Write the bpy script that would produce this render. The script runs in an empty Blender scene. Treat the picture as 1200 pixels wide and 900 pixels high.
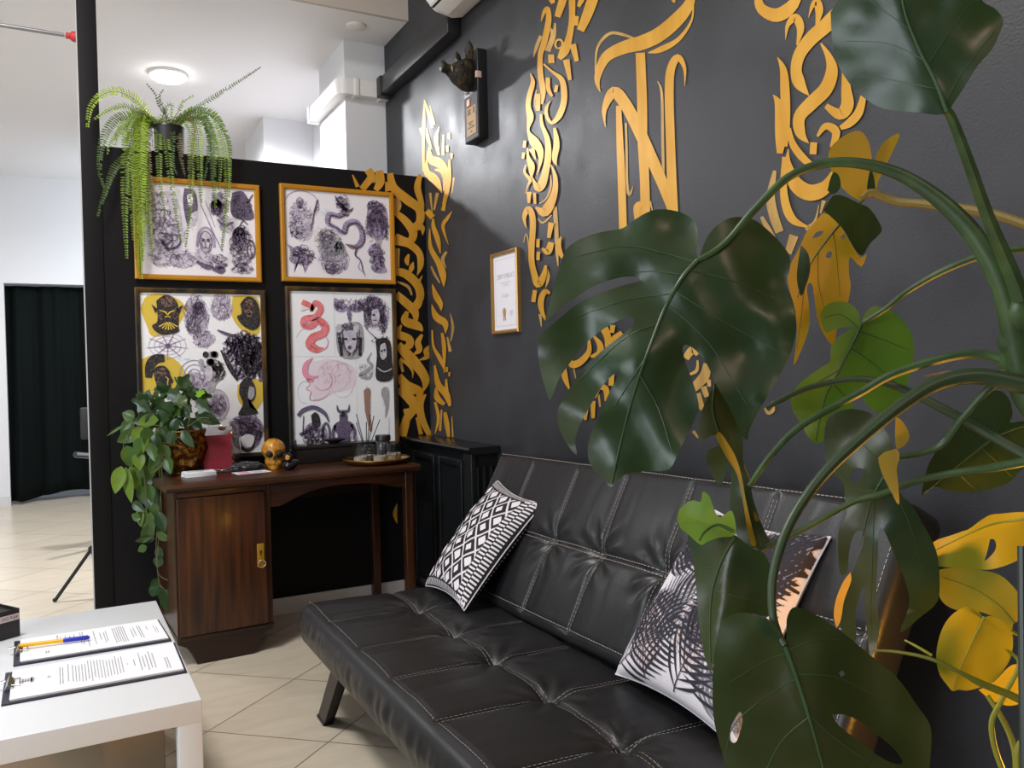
import bpy, bmesh, math, random
from math import sin, cos, pi, radians, exp, sqrt, atan2
from mathutils import Vector, Matrix, noise
from mathutils.geometry import delaunay_2d_cdt
R = random.Random(7)
scene = bpy.context.scene
COL = scene.collection
# ------------------------------------------------------------------ camera
CAM_Z = 1.2
FPX = 962.6277
CAMROT = Matrix(((0.8814621, -0.0284027, 0.4713999), (-0.4717207, -0.0054958, 0.8817309), (-0.0224528, -0.9995815, -0.0182424)))
ORG = Vector((0, 0, CAM_Z))
W = 1.7123      # right wall plane, x
P = 4.154       # partition face, y
CEIL = 3.16
def ray(px, py):
    return CAMROT @ Vector((px - 600, py - 450, FPX))
def on(px, py, ax, v):
    d = ray(px, py); return ORG + d * ((v - ORG[ax]) / d[ax])
def at_x(px, py, v): return on(px, py, 0, v)
def at_y(px, py, v): return on(px, py, 1, v)
def at_z(px, py, v): return on(px, py, 2, v)
def at_d(px, py, dep): return ORG + ray(px, py) * (dep / FPX)
cam_d = bpy.data.cameras.new('camera'); cam = bpy.data.objects.new('camera', cam_d); COL.objects.link(cam)
cam_d.sensor_width = 36.0; cam_d.lens = FPX / 1200 * 36.0; cam_d.clip_start = 0.02
m = Matrix.Identity(4)
for r in range(3):
    m[r][0] = CAMROT[r][0]; m[r][1] = -CAMROT[r][1]; m[r][2] = -CAMROT[r][2]
m[2][3] = CAM_Z
cam.matrix_world = m
scene.camera = cam
# ------------------------------------------------------------------ materials
def mat(name, col, rough=0.5, metal=0.0, col2=None, scale=8.0, stretch=(1, 1, 1), lo=0.35, hi=0.65, bump=0.0, bscale=None,
        coat=0.0, sheen=0.0, spec=0.5, trans=0.0, ior=1.45, emit=None, estr=0.0, detail=4.0, alpha=1.0, rvar=0.0, coords='Object'):
    M = bpy.data.materials.new(name); M.use_nodes = True
    nt = M.node_tree; b = nt.nodes['Principled BSDF']
    b.inputs['Base Color'].default_value = (*col, 1); b.inputs['Roughness'].default_value = rough
    b.inputs['Metallic'].default_value = metal; b.inputs['IOR'].default_value = ior
    b.inputs['Specular IOR Level'].default_value = spec
    if coat: b.inputs['Coat Weight'].default_value = coat; b.inputs['Coat Roughness'].default_value = 0.15
    if sheen: b.inputs['Sheen Weight'].default_value = sheen
    if trans: b.inputs['Transmission Weight'].default_value = trans
    if emit: b.inputs['Emission Color'].default_value = (*emit, 1); b.inputs['Emission Strength'].default_value = estr
    if alpha < 1: b.inputs['Alpha'].default_value = alpha
    if col2 or bump or rvar:
        tc = nt.nodes.new('ShaderNodeTexCoord'); mp = nt.nodes.new('ShaderNodeMapping')
        mp.inputs['Scale'].default_value = stretch
        nt.links.new(tc.outputs[coords], mp.inputs[0])
        nz = nt.nodes.new('ShaderNodeTexNoise'); nz.inputs['Scale'].default_value = scale; nz.inputs['Detail'].default_value = detail
        nt.links.new(mp.outputs[0], nz.inputs[0])
        if col2:
            cr = nt.nodes.new('ShaderNodeValToRGB')
            cr.color_ramp.elements[0].position = lo; cr.color_ramp.elements[0].color = (*col, 1)
            cr.color_ramp.elements[1].position = hi; cr.color_ramp.elements[1].color = (*col2, 1)
            nt.links.new(nz.outputs[0], cr.inputs[0]); nt.links.new(cr.outputs[0], b.inputs['Base Color'])
        if rvar:
            mr = nt.nodes.new('ShaderNodeMapRange'); mr.inputs[3].default_value = rough - rvar; mr.inputs[4].default_value = rough + rvar
            mr.inputs[1].default_value = 0.35; mr.inputs[2].default_value = 0.65
            nt.links.new(nz.outputs[0], mr.inputs[0]); nt.links.new(mr.outputs[0], b.inputs['Roughness'])
        if bump:
            nb = nz
            if bscale:
                nb = nt.nodes.new('ShaderNodeTexNoise'); nb.inputs['Scale'].default_value = bscale; nb.inputs['Detail'].default_value = 3
                nt.links.new(mp.outputs[0], nb.inputs[0])
            bp = nt.nodes.new('ShaderNodeBump'); bp.inputs['Strength'].default_value = bump; bp.inputs['Distance'].default_value = 0.01
            nt.links.new(nb.outputs[0], bp.inputs['Height']); nt.links.new(bp.outputs[0], b.inputs['Normal'])
    return M
def leaf_mat(name, top, under, rough=0.35, tl=0.3, tcol=None, var=0.5, coat=0.0):
    """upper and lower leaf face in their own colours, light shining through the blade"""
    M = bpy.data.materials.new(name); M.use_nodes = True; nt = M.node_tree
    b = nt.nodes['Principled BSDF']; out = nt.nodes['Material Output']
    b.inputs['Roughness'].default_value = rough; b.inputs['Specular IOR Level'].default_value = 0.36
    if coat: b.inputs['Coat Weight'].default_value = coat; b.inputs['Coat Roughness'].default_value = 0.25
    tc = nt.nodes.new('ShaderNodeTexCoord'); nz = nt.nodes.new('ShaderNodeTexNoise'); nz.inputs['Scale'].default_value = 9; nz.inputs['Detail'].default_value = 3
    nt.links.new(tc.outputs['Object'], nz.inputs[0])
    cr = nt.nodes.new('ShaderNodeValToRGB'); cr.color_ramp.elements[0].position = 0.3; cr.color_ramp.elements[1].position = 0.7
    cr.color_ramp.elements[0].color = (*[c * (1 - var * .5) for c in top], 1); cr.color_ramp.elements[1].color = (*[c * (1 + var * .6) for c in top], 1)
    nt.links.new(nz.outputs[0], cr.inputs[0])
    g = nt.nodes.new('ShaderNodeNewGeometry'); mx = nt.nodes.new('ShaderNodeMix'); mx.data_type = 'RGBA'
    nt.links.new(g.outputs['Backfacing'], mx.inputs[0]); nt.links.new(cr.outputs[0], mx.inputs[6]); mx.inputs[7].default_value = (*under, 1)
    nt.links.new(mx.outputs[2], b.inputs['Base Color'])
    t = nt.nodes.new('ShaderNodeBsdfTranslucent'); t.inputs[0].default_value = (*(tcol or under), 1)
    ms = nt.nodes.new('ShaderNodeMixShader'); ms.inputs[0].default_value = tl
    nt.links.new(b.outputs[0], ms.inputs[1]); nt.links.new(t.outputs[0], ms.inputs[2]); nt.links.new(ms.outputs[0], out.inputs[0])
    bp = nt.nodes.new('ShaderNodeBump'); bp.inputs['Strength'].default_value = 0.12; bp.inputs['Distance'].default_value = 0.004
    n2 = nt.nodes.new('ShaderNodeTexNoise'); n2.inputs['Scale'].default_value = 40
    nt.links.new(tc.outputs['Object'], n2.inputs[0]); nt.links.new(n2.outputs[0], bp.inputs['Height']); nt.links.new(bp.outputs[0], b.inputs['Normal'])
    return M
# ------------------------------------------------------------------ mesh builder
OFF = {}
def cr_spline(pts, n=6):
    """Catmull-Rom through points (any length tuples)"""
    pts = [tuple(p) for p in pts]
    if len(pts) < 3:
        a, b = pts; return [tuple(a[k] + (b[k] - a[k]) * i / n for k in range(len(a))) for i in range(n + 1)]
    out = []
    for i in range(len(pts) - 1):
        p0 = pts[max(i - 1, 0)]; p1 = pts[i]; p2 = pts[i + 1]; p3 = pts[min(i + 2, len(pts) - 1)]
        for j in range(n):
            t = j / n
            out.append(tuple(0.5 * (2 * b + (c - a) * t + (2 * a - 5 * b + 4 * c - d) * t * t + (3 * b - a - 3 * c + d) * t ** 3)
                             for a, b, c, d in zip(p0, p1, p2, p3)))
    out.append(pts[-1]); return out
class MB:
    def __init__(s): s.v = []; s.f = []; s.m = []; s.xf = None; s.mi = 0; s.flip = False
    def av(s, p):
        p = Vector(p)
        if s.xf is not None: p = s.xf @ p
        s.v.append(p); return len(s.v) - 1
    def af(s, f): s.f.append(tuple(f)); s.m.append(s.mi)
    def box(s, a, b, bev=0.0):
        (x0, y0, z0), (x1, y1, z1) = a, b
        if bev <= 0:
            i = [s.av((x, y, z)) for z in (z0, z1) for y in (y0, y1) for x in (x0, x1)]
            for f in ((0, 2, 3, 1), (4, 5, 7, 6), (0, 1, 5, 4), (2, 6, 7, 3), (0, 4, 6, 2), (1, 3, 7, 5)): s.af([i[k] for k in f])
        else:
            bm = bmesh.new(); bmesh.ops.create_cube(bm, size=1)
            for v in bm.verts: v.co = Vector(((x0 + x1) / 2 + v.co.x * (x1 - x0), (y0 + y1) / 2 + v.co.y * (y1 - y0), (z0 + z1) / 2 + v.co.z * (z1 - z0)))
            bmesh.ops.bevel(bm, geom=list(bm.edges), offset=bev, segments=3, profile=0.5, affect='EDGES')
            s.addbm(bm)
    def addbm(s, bm):
        o = [s.av(v.co) for v in bm.verts]; bm.verts.index_update()
        for f in bm.faces: s.af([o[v.index] for v in f.verts])
        bm.free()
    def prism(s, poly, ax, a, b):
        """polygon of 2-D points extruded along axis ax from a to b"""
        def mk(p, t):
            c = list(p); c.insert(ax, t); return s.av(c)
        lo = [mk(p, a) for p in poly]; hi = [mk(p, b) for p in poly]; n = len(poly)
        for i in range(n): s.af((lo[i], lo[(i + 1) % n], hi[(i + 1) % n], hi[i]))
        s.af(lo[::-1]); s.af(hi)
    def tube(s, path, rad, n=8, cap=True, flat=1.0):
        path = [Vector(p) for p in path]; k = len(path)
        rads = rad if isinstance(rad, (list, tuple)) else [rad] * k
        t0 = (path[1] - path[0]).normalized(); up = Vector((0, 0, 1)) if abs(t0.z) < 0.9 else Vector((1, 0, 0))
        nrm = (up - t0 * up.dot(t0)).normalized(); rings = []
        for i in range(k):
            t = (path[min(i + 1, k - 1)] - path[max(i - 1, 0)])
            t = t.normalized() if t.length > 1e-9 else t0
            nrm = (nrm - t * nrm.dot(t)); nrm = nrm.normalized() if nrm.length > 1e-6 else t.orthogonal().normalized()
            bi = t.cross(nrm)
            rings.append([s.av(path[i] + (nrm * cos(2 * pi * j / n) * flat + bi * sin(2 * pi * j / n)) * rads[i]) for j in range(n)])
        for i in range(k - 1):
            for j in range(n): s.af((rings[i][j], rings[i][(j + 1) % n], rings[i + 1][(j + 1) % n], rings[i + 1][j]))
        if cap: s.af(rings[0][::-1]); s.af(rings[-1])
    def lathe(s, prof, o=(0, 0, 0), n=24, axis=2, cap=False):
        """profile of (radius, height) about axis through o"""
        o = Vector(o); rings = []
        for r, h in prof:
            ring = []
            for j in range(n):
                a = 2 * pi * j / n; c = [r * cos(a), r * sin(a)]; c.insert(axis, h); ring.append(s.av(o + Vector(c)))
            rings.append(ring)
        for i in range(len(prof) - 1):
            for j in range(n): s.af((rings[i][j], rings[i][(j + 1) % n], rings[i + 1][(j + 1) % n], rings[i + 1][j]))
        if cap: s.af(rings[0][::-1]); s.af(rings[-1])
    def ball(s, c, r, n=16, rings=10, fn=None):
        c = Vector(c); rr = r if isinstance(r, (tuple, list)) else (r, r, r)
        top = None; prev = None
        for i in range(rings + 1):
            th = pi * i / rings; row = []
            for j in range(1 if i in (0, rings) else n):
                a = 2 * pi * j / n; d = Vector((sin(th) * cos(a), sin(th) * sin(a), cos(th)))
                p = Vector((d.x * rr[0], d.y * rr[1], d.z * rr[2]))
                if fn: p = fn(p, d)
                row.append(s.av(c + p))
            if prev:
                for j in range(n):
                    a, b = prev[j % len(prev)], prev[(j + 1) % len(prev)]; d_, e = row[(j + 1) % len(row)], row[j % len(row)]
                    f = [a]
                    for q in (e, d_, b):
                        if q not in f: f.append(q)
                    s.af(f)
            prev = row
    def ribbon(s, pts, wid, mp, n=5):
        """2-D stroke: points + widths, smoothed, mapped to space by mp(x, y)"""
        if not isinstance(wid, (list, tuple)): wid = [wid] * len(pts)
        if len(wid) < len(pts): wid = list(wid) + [wid[-1]] * (len(pts) - len(wid))
        sp = cr_spline([(p[0], p[1], w) for p, w in zip(pts, wid)], n); k = len(sp); pr = None
        for i in range(k):
            dx = sp[min(i + 1, k - 1)][0] - sp[max(i - 1, 0)][0]; dy = sp[min(i + 1, k - 1)][1] - sp[max(i - 1, 0)][1]
            L = math.hypot(dx, dy) or 1; w = max(sp[i][2], 0.0) / 2; nx, ny = -dy / L * w, dx / L * w
            a = s.av(mp(sp[i][0] + nx, sp[i][1] + ny)); b = s.av(mp(sp[i][0] - nx, sp[i][1] - ny))
            if pr: s.af((pr[0], pr[1], b, a))
            pr = (a, b)
    def blob(s, poly, mp):
        ids = [s.av(mp(*p)) for p in poly]; cx = sum(p[0] for p in poly) / len(poly); cy = sum(p[1] for p in poly) / len(poly)
        c = s.av(mp(cx, cy))
        for i in range(len(ids)): s.af((ids[i], ids[(i + 1) % len(ids)], c))
    def region(s, outline, mp, holes=(), step=None, smooth=True):
        """filled outline with a fine inner grid (so it can bend), mapped by mp"""
        ol = cr_spline(list(outline) + [outline[0]], 3)[:-1] if smooth else list(outline)
        hs = [cr_spline(list(h) + [h[0]], 3)[:-1] for h in holes]
        def inside(x, y, pl):
            c = False; j = len(pl) - 1
            for i in range(len(pl)):
                xi, yi = pl[i]; xj, yj = pl[j]
                if (yi > y) != (yj > y) and x < (xj - xi) * (y - yi) / (yj - yi) + xi: c = not c
                j = i
            return c
        def ok(x, y): return inside(x, y, ol) and not any(inside(x, y, h) for h in hs)
        xs = [p[0] for p in ol]; ys = [p[1] for p in ol]
        step = step or max(max(xs) - min(xs), max(ys) - min(ys)) / 24
        pts = []; edges = []
        for loop in [ol] + hs:
            b = len(pts); pts += [Vector(p) for p in loop]; edges += [(b + i, b + (i + 1) % len(loop)) for i in range(len(loop))]
        y = min(ys) + step / 2; k = 0
        while y < max(ys):
            x = min(xs) + step / 2 + (k % 2) * step / 2
            while x < max(xs):
                if ok(x, y) and min((p[0] - x) ** 2 + (p[1] - y) ** 2 for p in ol) > (step * .35) ** 2: pts.append(Vector((x, y)))
                x += step
            y += step; k += 1
        r = delaunay_2d_cdt(pts, edges, [], 0, 1e-5)
        ids = {}
        for f in r[2]:
            c = sum((r[0][i] for i in f), Vector((0, 0))) / len(f)
            if ok(c.x, c.y):
                for i in f:
                    if i not in ids: ids[i] = s.av(mp(*r[0][i]))
                q = [ids[i] for i in f]; s.af(q[::-1] if s.flip else q)
    def build(s, name, mats, parent=None, smooth=True, angle=40, off=None):
        if off is None: off = OFF.get(parent.name, Vector((0, 0, 0))) if parent else Vector((0, 0, 0))
        me = bpy.data.meshes.new(name)
        me.from_pydata([tuple(v - off) for v in s.v], [], s.f)
        if not isinstance(mats, (list, tuple)): mats = [mats]
        for q in mats: me.materials.append(q)
        if len(mats) > 1: me.polygons.foreach_set('material_index', s.m)
        if smooth:
            me.polygons.foreach_set('use_smooth', [True] * len(me.polygons))
            if angle < 180: me.set_sharp_from_angle(angle=radians(angle))
        me.validate(); me.update()
        o = bpy.data.objects.new(name, me); COL.objects.link(o)
        if parent: o.parent = parent; OFF[o.name] = off
        return o
def tag(o, label=None, cat=None, group=None, kind=None):
    if label: o['label'] = label
    if cat: o['category'] = cat
    if group: o['group'] = group
    if kind: o['kind'] = kind
    return o
def thing(name, label, cat, loc, group=None):
    o = bpy.data.objects.new(name, None); COL.objects.link(o); o.location = loc; o.empty_display_size = 0.05
    OFF[o.name] = Vector(loc); return tag(o, label, cat, group)
def single(mb, name, mats, label, cat, loc, group=None, **k):
    o = mb.build(name, mats, None, off=Vector(loc), **k); o.location = loc; return tag(o, label, cat, group)
def struct(mb, name, mats, **k):
    return tag(mb.build(name, mats, None, **k), kind='structure')
def solidify(o, t, offset=0.0):
    md = o.modifiers.new('thickness', 'SOLIDIFY'); md.thickness = t; md.offset = offset; return o
# ------------------------------------------------------------------ shared materials
def floor_mat():
    M = bpy.data.materials.new('floor_tiles'); M.use_nodes = True; nt = M.node_tree; b = nt.nodes['Principled BSDF']
    tc = nt.nodes.new('ShaderNodeTexCoord'); sp = nt.nodes.new('ShaderNodeSeparateXYZ'); nt.links.new(tc.outputs['Object'], sp.inputs[0])
    def mth(op, a, b_=None, c=None):
        n = nt.nodes.new('ShaderNodeMath'); n.operation = op
        for i, q in enumerate((a, b_, c)):
            if q is None: continue
            if isinstance(q, (int, float)): n.inputs[i].default_value = q
            else: nt.links.new(q, n.inputs[i])
        return n.outputs[0]
    sa, ca = sin(radians(41.3)), cos(radians(41.3)); cells = []
    def line(sx, sy, ph, sp_):
        u = mth('ADD', mth('MULTIPLY', sp.outputs[0], sx), mth('MULTIPLY', sp.outputs[1], sy))
        u = mth('DIVIDE', mth('SUBTRACT', u, ph), sp_); cells.append(mth('FLOOR', mth('ADD', u, 100.0)))
        d = mth('ABSOLUTE', mth('SUBTRACT', mth('FRACT', mth('ADD', u, 100.5)), 0.5))
        return mth('LESS_THAN', d, 0.0022 / sp_)
    g = mth('MAXIMUM', line(sa, ca, 2.924, 0.484), line(-sa, ca, 1.954, 0.4385))
    mp = nt.nodes.new('ShaderNodeMapping'); mp.inputs['Rotation'].default_value = (0, 0, radians(38)); mp.inputs['Scale'].default_value = (1.2, 5, 1)
    nt.links.new(tc.outputs['Object'], mp.inputs[0])
    nz = nt.nodes.new('ShaderNodeTexNoise'); nz.inputs['Scale'].default_value = 3.5; nz.inputs['Detail'].default_value = 7; nz.inputs['Distortion'].default_value = 0.8
    nt.links.new(mp.outputs[0], nz.inputs[0])
    cr = nt.nodes.new('ShaderNodeValToRGB'); cr.color_ramp.elements[0].position = 0.3; cr.color_ramp.elements[1].position = 0.7
    cr.color_ramp.elements[0].color = (0.60, 0.525, 0.41, 1); cr.color_ramp.elements[1].color = (0.68, 0.605, 0.485, 1)
    nt.links.new(nz.outputs[0], cr.inputs[0])
    wn = nt.nodes.new('ShaderNodeTexWhiteNoise'); wn.noise_dimensions = '2D'; cb = nt.nodes.new('ShaderNodeCombineXYZ')
    nt.links.new(cells[0], cb.inputs[0]); nt.links.new(cells[1], cb.inputs[1]); nt.links.new(cb.outputs[0], wn.inputs[0])
    hv = nt.nodes.new('ShaderNodeHueSaturation'); nt.links.new(cr.outputs[0], hv.inputs['Color'])
    nt.links.new(mth('ADD', mth('MULTIPLY', wn.outputs[0], 0.1), 0.95), hv.inputs['Value'])
    mx = nt.nodes.new('ShaderNodeMix'); mx.data_type = 'RGBA'; nt.links.new(g, mx.inputs[0]); nt.links.new(hv.outputs[0], mx.inputs[6]); mx.inputs[7].default_value = (0.16, 0.13, 0.11, 1)
    nt.links.new(mx.outputs[2], b.inputs['Base Color']); b.inputs['Roughness'].default_value = 0.28; b.inputs['Specular IOR Level'].default_value = 0.4
    return M
M_FLOOR = floor_mat()
M_BLACKWALL = mat('black_wall_paint', (0.0250, 0.0258, 0.0300), 0.50, col2=(0.034, 0.0355, 0.041), scale=4.0, bump=0.10, bscale=160, rvar=0.07, spec=0.5)
M_PART = mat('black_partition_paint', (0.0072, 0.0068, 0.0075), 0.55, bump=0.08, bscale=150, spec=0.16)
M_WHITE = mat('white_wall_paint', (0.72, 0.72, 0.745), 0.7, bump=0.03, bscale=120)
M_CEIL = mat('ceiling_paint', (0.78, 0.77, 0.79), 0.8)
M_SKIRT = mat('grey_white_skirting', (0.62, 0.62, 0.63), 0.45)
M_GOLD = mat('gold_wall_paint', (0.54, 0.265, 0.022), 0.42, metal=0.25, col2=(0.64, 0.345, 0.05), scale=14, stretch=(1, 1, .35), lo=0.35, hi=0.7, spec=0.4)
M_GOLDW = mat('thin_gold_wall_paint', (0.36, 0.215, 0.06), 0.45, metal=0.2, col2=(0.55, 0.33, 0.09), scale=22, stretch=(1, 1, .25), lo=0.35, hi=0.65, spec=0.4)
M_FRAMEGOLD = mat('ochre_frame_lacquer', (0.42, 0.185, 0.010), 0.38, col2=(0.47, 0.215, 0.014), scale=6, spec=0.4)
M_FRAMEDARK = mat('worn_black_gold_frame', (0.014, 0.011, 0.008), 0.5, col2=(0.17, 0.085, 0.012), scale=7, stretch=(1, 1, .3), lo=0.48, hi=0.66, spec=0.4, detail=8)
M_PAPER = mat('white_paper', (0.76, 0.735, 0.785), 0.75)
M_PAPER2 = mat('white_print_paper', (0.84, 0.85, 0.88), 0.6)
M_INKP = mat('purple_black_ink', (0.075, 0.055, 0.10), 0.7, col2=(.17, .13, .22), scale=90)
M_INKV = mat('violet_pencil', (0.27, 0.21, 0.35), 0.7, col2=(.44, .37, .52), scale=70)
M_INKG = mat('grey_pencil', (0.30, 0.29, 0.32), 0.7, col2=(.42, .41, .44), scale=60)
M_INKL = mat('pale_grey_shading', (0.46, 0.42, 0.50), 0.7, col2=(.64, .61, .67), scale=50)
M_INKK = mat('black_ink', (0.016, 0.014, 0.016), 0.7, col2=(.07, .06, .06), scale=80, lo=.45, hi=.7)
M_RED = mat('red_pencil', (0.72, 0.13, 0.13), 0.7, col2=(0.80, 0.25, 0.24), scale=60)
M_PINK = mat('pink_pencil', (0.78, 0.30, 0.40), 0.7)
M_PINKL = mat('pale_pink_pencil', (0.80, 0.58, 0.66), 0.7)
M_YEL = mat('yellow_paper', (0.66, 0.47, 0.06), 0.7)
M_SKINB = mat('brown_pencil', (0.33, 0.19, 0.14), 0.7)
M_BLUE = mat('pale_blue_pencil', (0.45, 0.66, 0.78), 0.7)
M_BLACKPL = mat('black_plastic', (0.012, 0.012, 0.013), 0.35)
M_BLACKMET = mat('black_metal', (0.012, 0.012, 0.013), 0.35, metal=0.3)
M_CHROME = mat('bright_steel', (0.6, 0.6, 0.6), 0.25, metal=1.0)
M_BRASS = mat('brass', (0.55, 0.33, 0.10), 0.25, metal=1.0)
M_WHITEPL = mat('white_plastic', (0.78, 0.76, 0.74), 0.4)
# glass with clear sides
def glass_mat(name, col=(1, 1, 1), rough=0.02):
    return mat(name, col, rough, trans=1.0, ior=1.45)
M_GLASS = glass_mat('clear_glass')
# ------------------------------------------------------------------ the setting
b = MB(); b.box((-6.5, -3, -0.1), (W + .1, 9.6, 0)); struct(b, 'floor', M_FLOOR)
b = MB(); b.box((W, -1.6, 0), (W + .12, 4.76, 3.75)); wall_right = struct(b, 'wall_right', M_BLACKWALL)
b = MB(); b.box((W, 4.76, 0), (W + .12, 9.5, 3.75)); struct(b, 'wall_right_rear', M_WHITE)
b = MB(); b.box((0.13, P, 0), (W, P + .1, 2.25)); wall_part = struct(b, 'wall_partition', M_PART)
b = MB(); b.box((0.058, P - .004, 0), (0.14, P + .104, CEIL), .002); post = struct(b, 'trim_1', M_PART)
b = MB(); b.box((0.0565, P - .006, 0), (0.0605, P + .10, CEIL)); tag(b.build('edge_strip', mat('grey_edge_strip', (0.45, 0.46, 0.48), 0.5), post), 'grey metal edge strip')
b = MB(); b.box((-6.5, 4.36, CEIL), (W, 9.5, 3.75)); struct(b, 'ceiling', M_CEIL)
b = MB(); b.box((-6.5, 4.335, CEIL), (W, 4.36, 3.75)); struct(b, 'trim_4', mat('dim_warm_beam', (.50, .44, .39), .7))  # dim warm light on the beam face is put into its colour
b = MB(); b.box((-6.5, -3, 3.75), (W + .12, 9.5, 3.85)); struct(b, 'ceiling_front', M_CEIL)
b = MB(); b.box((-6.5, 9.2, 2.13), (W, 9.3, CEIL)); b.box((-6.5, 9.2, 0), (-.555, 9.3, 2.13)); struct(b, 'wall_back', M_WHITE)
b = MB(); b.box((-6.5, 9.185, 0), (-.552, 9.2, .09)); struct(b, 'baseboard_back', M_SKIRT)
b = MB(); b.box((0.14, P - .012, 0), (W - .17, P, .085), .003); struct(b, 'baseboard_partition', M_SKIRT)
b = MB(); b.box((1.462, 4.741, 0), (W, 5.29, CEIL)); struct(b, 'trim_2', M_WHITE)
b = MB(); b.box((1.335, 6.42, 0), (W, 7.16, CEIL)); struct(b, 'trim_3', M_WHITE)
# dark green curtain over the doorway in the far wall
b = MB(); n = 120; rows = 14; prev = None
for j in range(rows + 1):
    t = j / rows; row = []
    for i in range(n + 1):
        u = i / n; x = -.56 + 1.35 * u
        amp = .018 + .03 * t
        y = 9.36 + amp * sin(u * 34 + 1.6 * sin(u * 9) + .8 * t) + .012 * sin(u * 71)
        zb = .03 + .05 * min(1, max(0, (u - .12) * 5))
        row.append(b.av((x + .01 * sin(u * 50) * t, y - .14 * t * exp(-((u - .06) / .1) ** 2), 2.12 + (zb - 2.12) * t)))
    if prev:
        for i in range(n): b.af((prev[i], prev[i + 1], row[i + 1], row[i]))
    prev = row
cu = single(b, 'curtain', mat('dark_green_curtain_cloth', (0.0016, 0.004, 0.0037), 0.9, spec=.2), 'dark green black floor length curtain hanging in the far doorway', 'curtain', (0.1, 9.36, 0.03))
solidify(cu, .004)
b = MB(); b.tube([(-.6, 9.37, 2.155), (.85, 9.37, 2.155)], .010); single(b, 'curtain_rail', M_BLACKMET, 'thin dark rail holding up the dark green curtain', 'rail', (.1, 9.37, 2.155))
# tension rod left of the post
t = thing('tension_rod', 'thin grey metal rod with red end braced against the dark post', 'rod', (0.05, P + .05, 2.74))
b = MB(); b.tube([(-1.6, P + .05, 2.752), (0.012, P + .05, 2.742)], .009, 12); b.build('rod', mat('grey_steel_rod', (.28, .28, .30), .35, metal=.8), t)
b = MB(); b.lathe([(0.0, -.034), (.013, -.034), (.014, -.018), (.012, -.016)], (0.05, P + .05, 2.742), 14, 0); b.lathe([(.012, -.018), (.022, -.008), (.024, 0.008), (0, .008)], (0.05, P + .05, 2.742), 16, 0)
tag(b.build('end_cap', mat('red_rubber', (.45, .03, .03), .5), t), 'red rubber end cap')
# round ceiling light
t = thing('ceiling_light', 'bright round white ceiling light behind the dark partition', 'ceiling light', (.60, 5.74, CEIL))
b = MB(); b.lathe([(0.115, 0), (.118, -.012), (.112, -.02), (.105, -.02)], (.60, 5.74, CEIL), 32); b.build('rim', M_WHITEPL, t)
b = MB(); b.lathe([(0.108, -.01), (.106, -.03), (.085, -.043), (.04, -.048), (0.0001, -.049)], (.60, 5.74, CEIL), 32)
b.build('diffuser', mat('lit_lamp_diffuser', (1, 1, 1), .5, emit=(1, .98, .96), estr=30), t)
b = MB(); b.lathe([(.055, .004), (.055, -.008), (.045, -.012), (0.0001, -.012)], tuple(Vector((1.47, 4.52, CEIL))), 24)
single(b, 'round_cover', M_WHITEPL, 'flat round white cover on the ceiling near the white column', 'cover', (1.47, 4.52, CEIL))
# trunking: white round the column, black along the wall
t = thing('cable_trunking', 'white cable trunking wrapped around the white column', 'trunking', (1.44, 4.72, 2.83))
zt0, zt1 = 2.825, 2.915
b = MB(); pts = []
for (x, y) in ((W, 4.675), (1.46, 4.675)): pts.append((x, y))
for a in range(1, 7):
    q = pi / 12 * a; pts.append((1.46 - .062 * sin(q), 4.737 - .062 * cos(q)))
pts.append((1.398, 5.33)); inner = [(1.461, 5.33), (1.461, 4.741), (W, 4.741)]
b.prism(pts + inner, 2, zt0, zt1); b.build('trunking_cover', M_WHITEPL, t)
for q in (((1.50, 4.669, zt0 - .005), (1.53, 4.75, zt1 + .005)), ((1.655, 4.668, zt0 - .006), (1.675, 4.75, zt1 + .006)), ((1.390, 5.30, zt0 - .006), (1.462, 5.335, zt1 + .006))):
    b = MB(); b.box(*q, .004); b.build('joint_cover', M_WHITEPL, t)
t = thing('cable_trunking', 'black cable trunking running along the black wall to the air conditioner', 'trunking', (W, 4.1, 2.9))
b = MB(); b.box((W - .075, 3.64, zt0 + .0), (W, 4.664, zt0 + .1), .006); b.build('trunking_cover', mat('black_painted_trunking', (.02, .02, .022), .35), t)
b = MB(); b.box((W - .082, 4.60, zt0 - .01), (W, 4.664, zt0 + .108), .006); b.build('joint_cover', mat('black_painted_joint', (.016, .016, .017), .4), t)
# air conditioner (only its lower end is in the picture)
t = thing('air_conditioner', 'white wall mounted air conditioner high on the black wall', 'air conditioner', (W, 3.2, 2.95))
b = MB(); b.prism([(W, 2.90), (W - .06, 2.885), (W - .15, 2.90), (W - .20, 2.95), (W - .22, 3.02), (W - .215, 3.12), (W - .19, 3.17), (W, 3.18)], 1, 2.80, 3.62)
o = b.build('housing', M_WHITEPL, t, angle=50); md = o.modifiers.new('bevel', 'BEVEL'); md.width = .012; md.segments = 3
b = MB(); b.box((W - .185, 2.86, 2.896), (W - .10, 3.57, 2.905)); b.build('air_outlet', M_BLACKPL, t)
b = MB(); b.prism([(W - .10, 2.878), (W - .19, 2.90), (W - .195, 2.905), (W - .10, 2.884)], 1, 2.86, 3.57); b.build('outlet_flap', M_WHITEPL, t)
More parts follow.
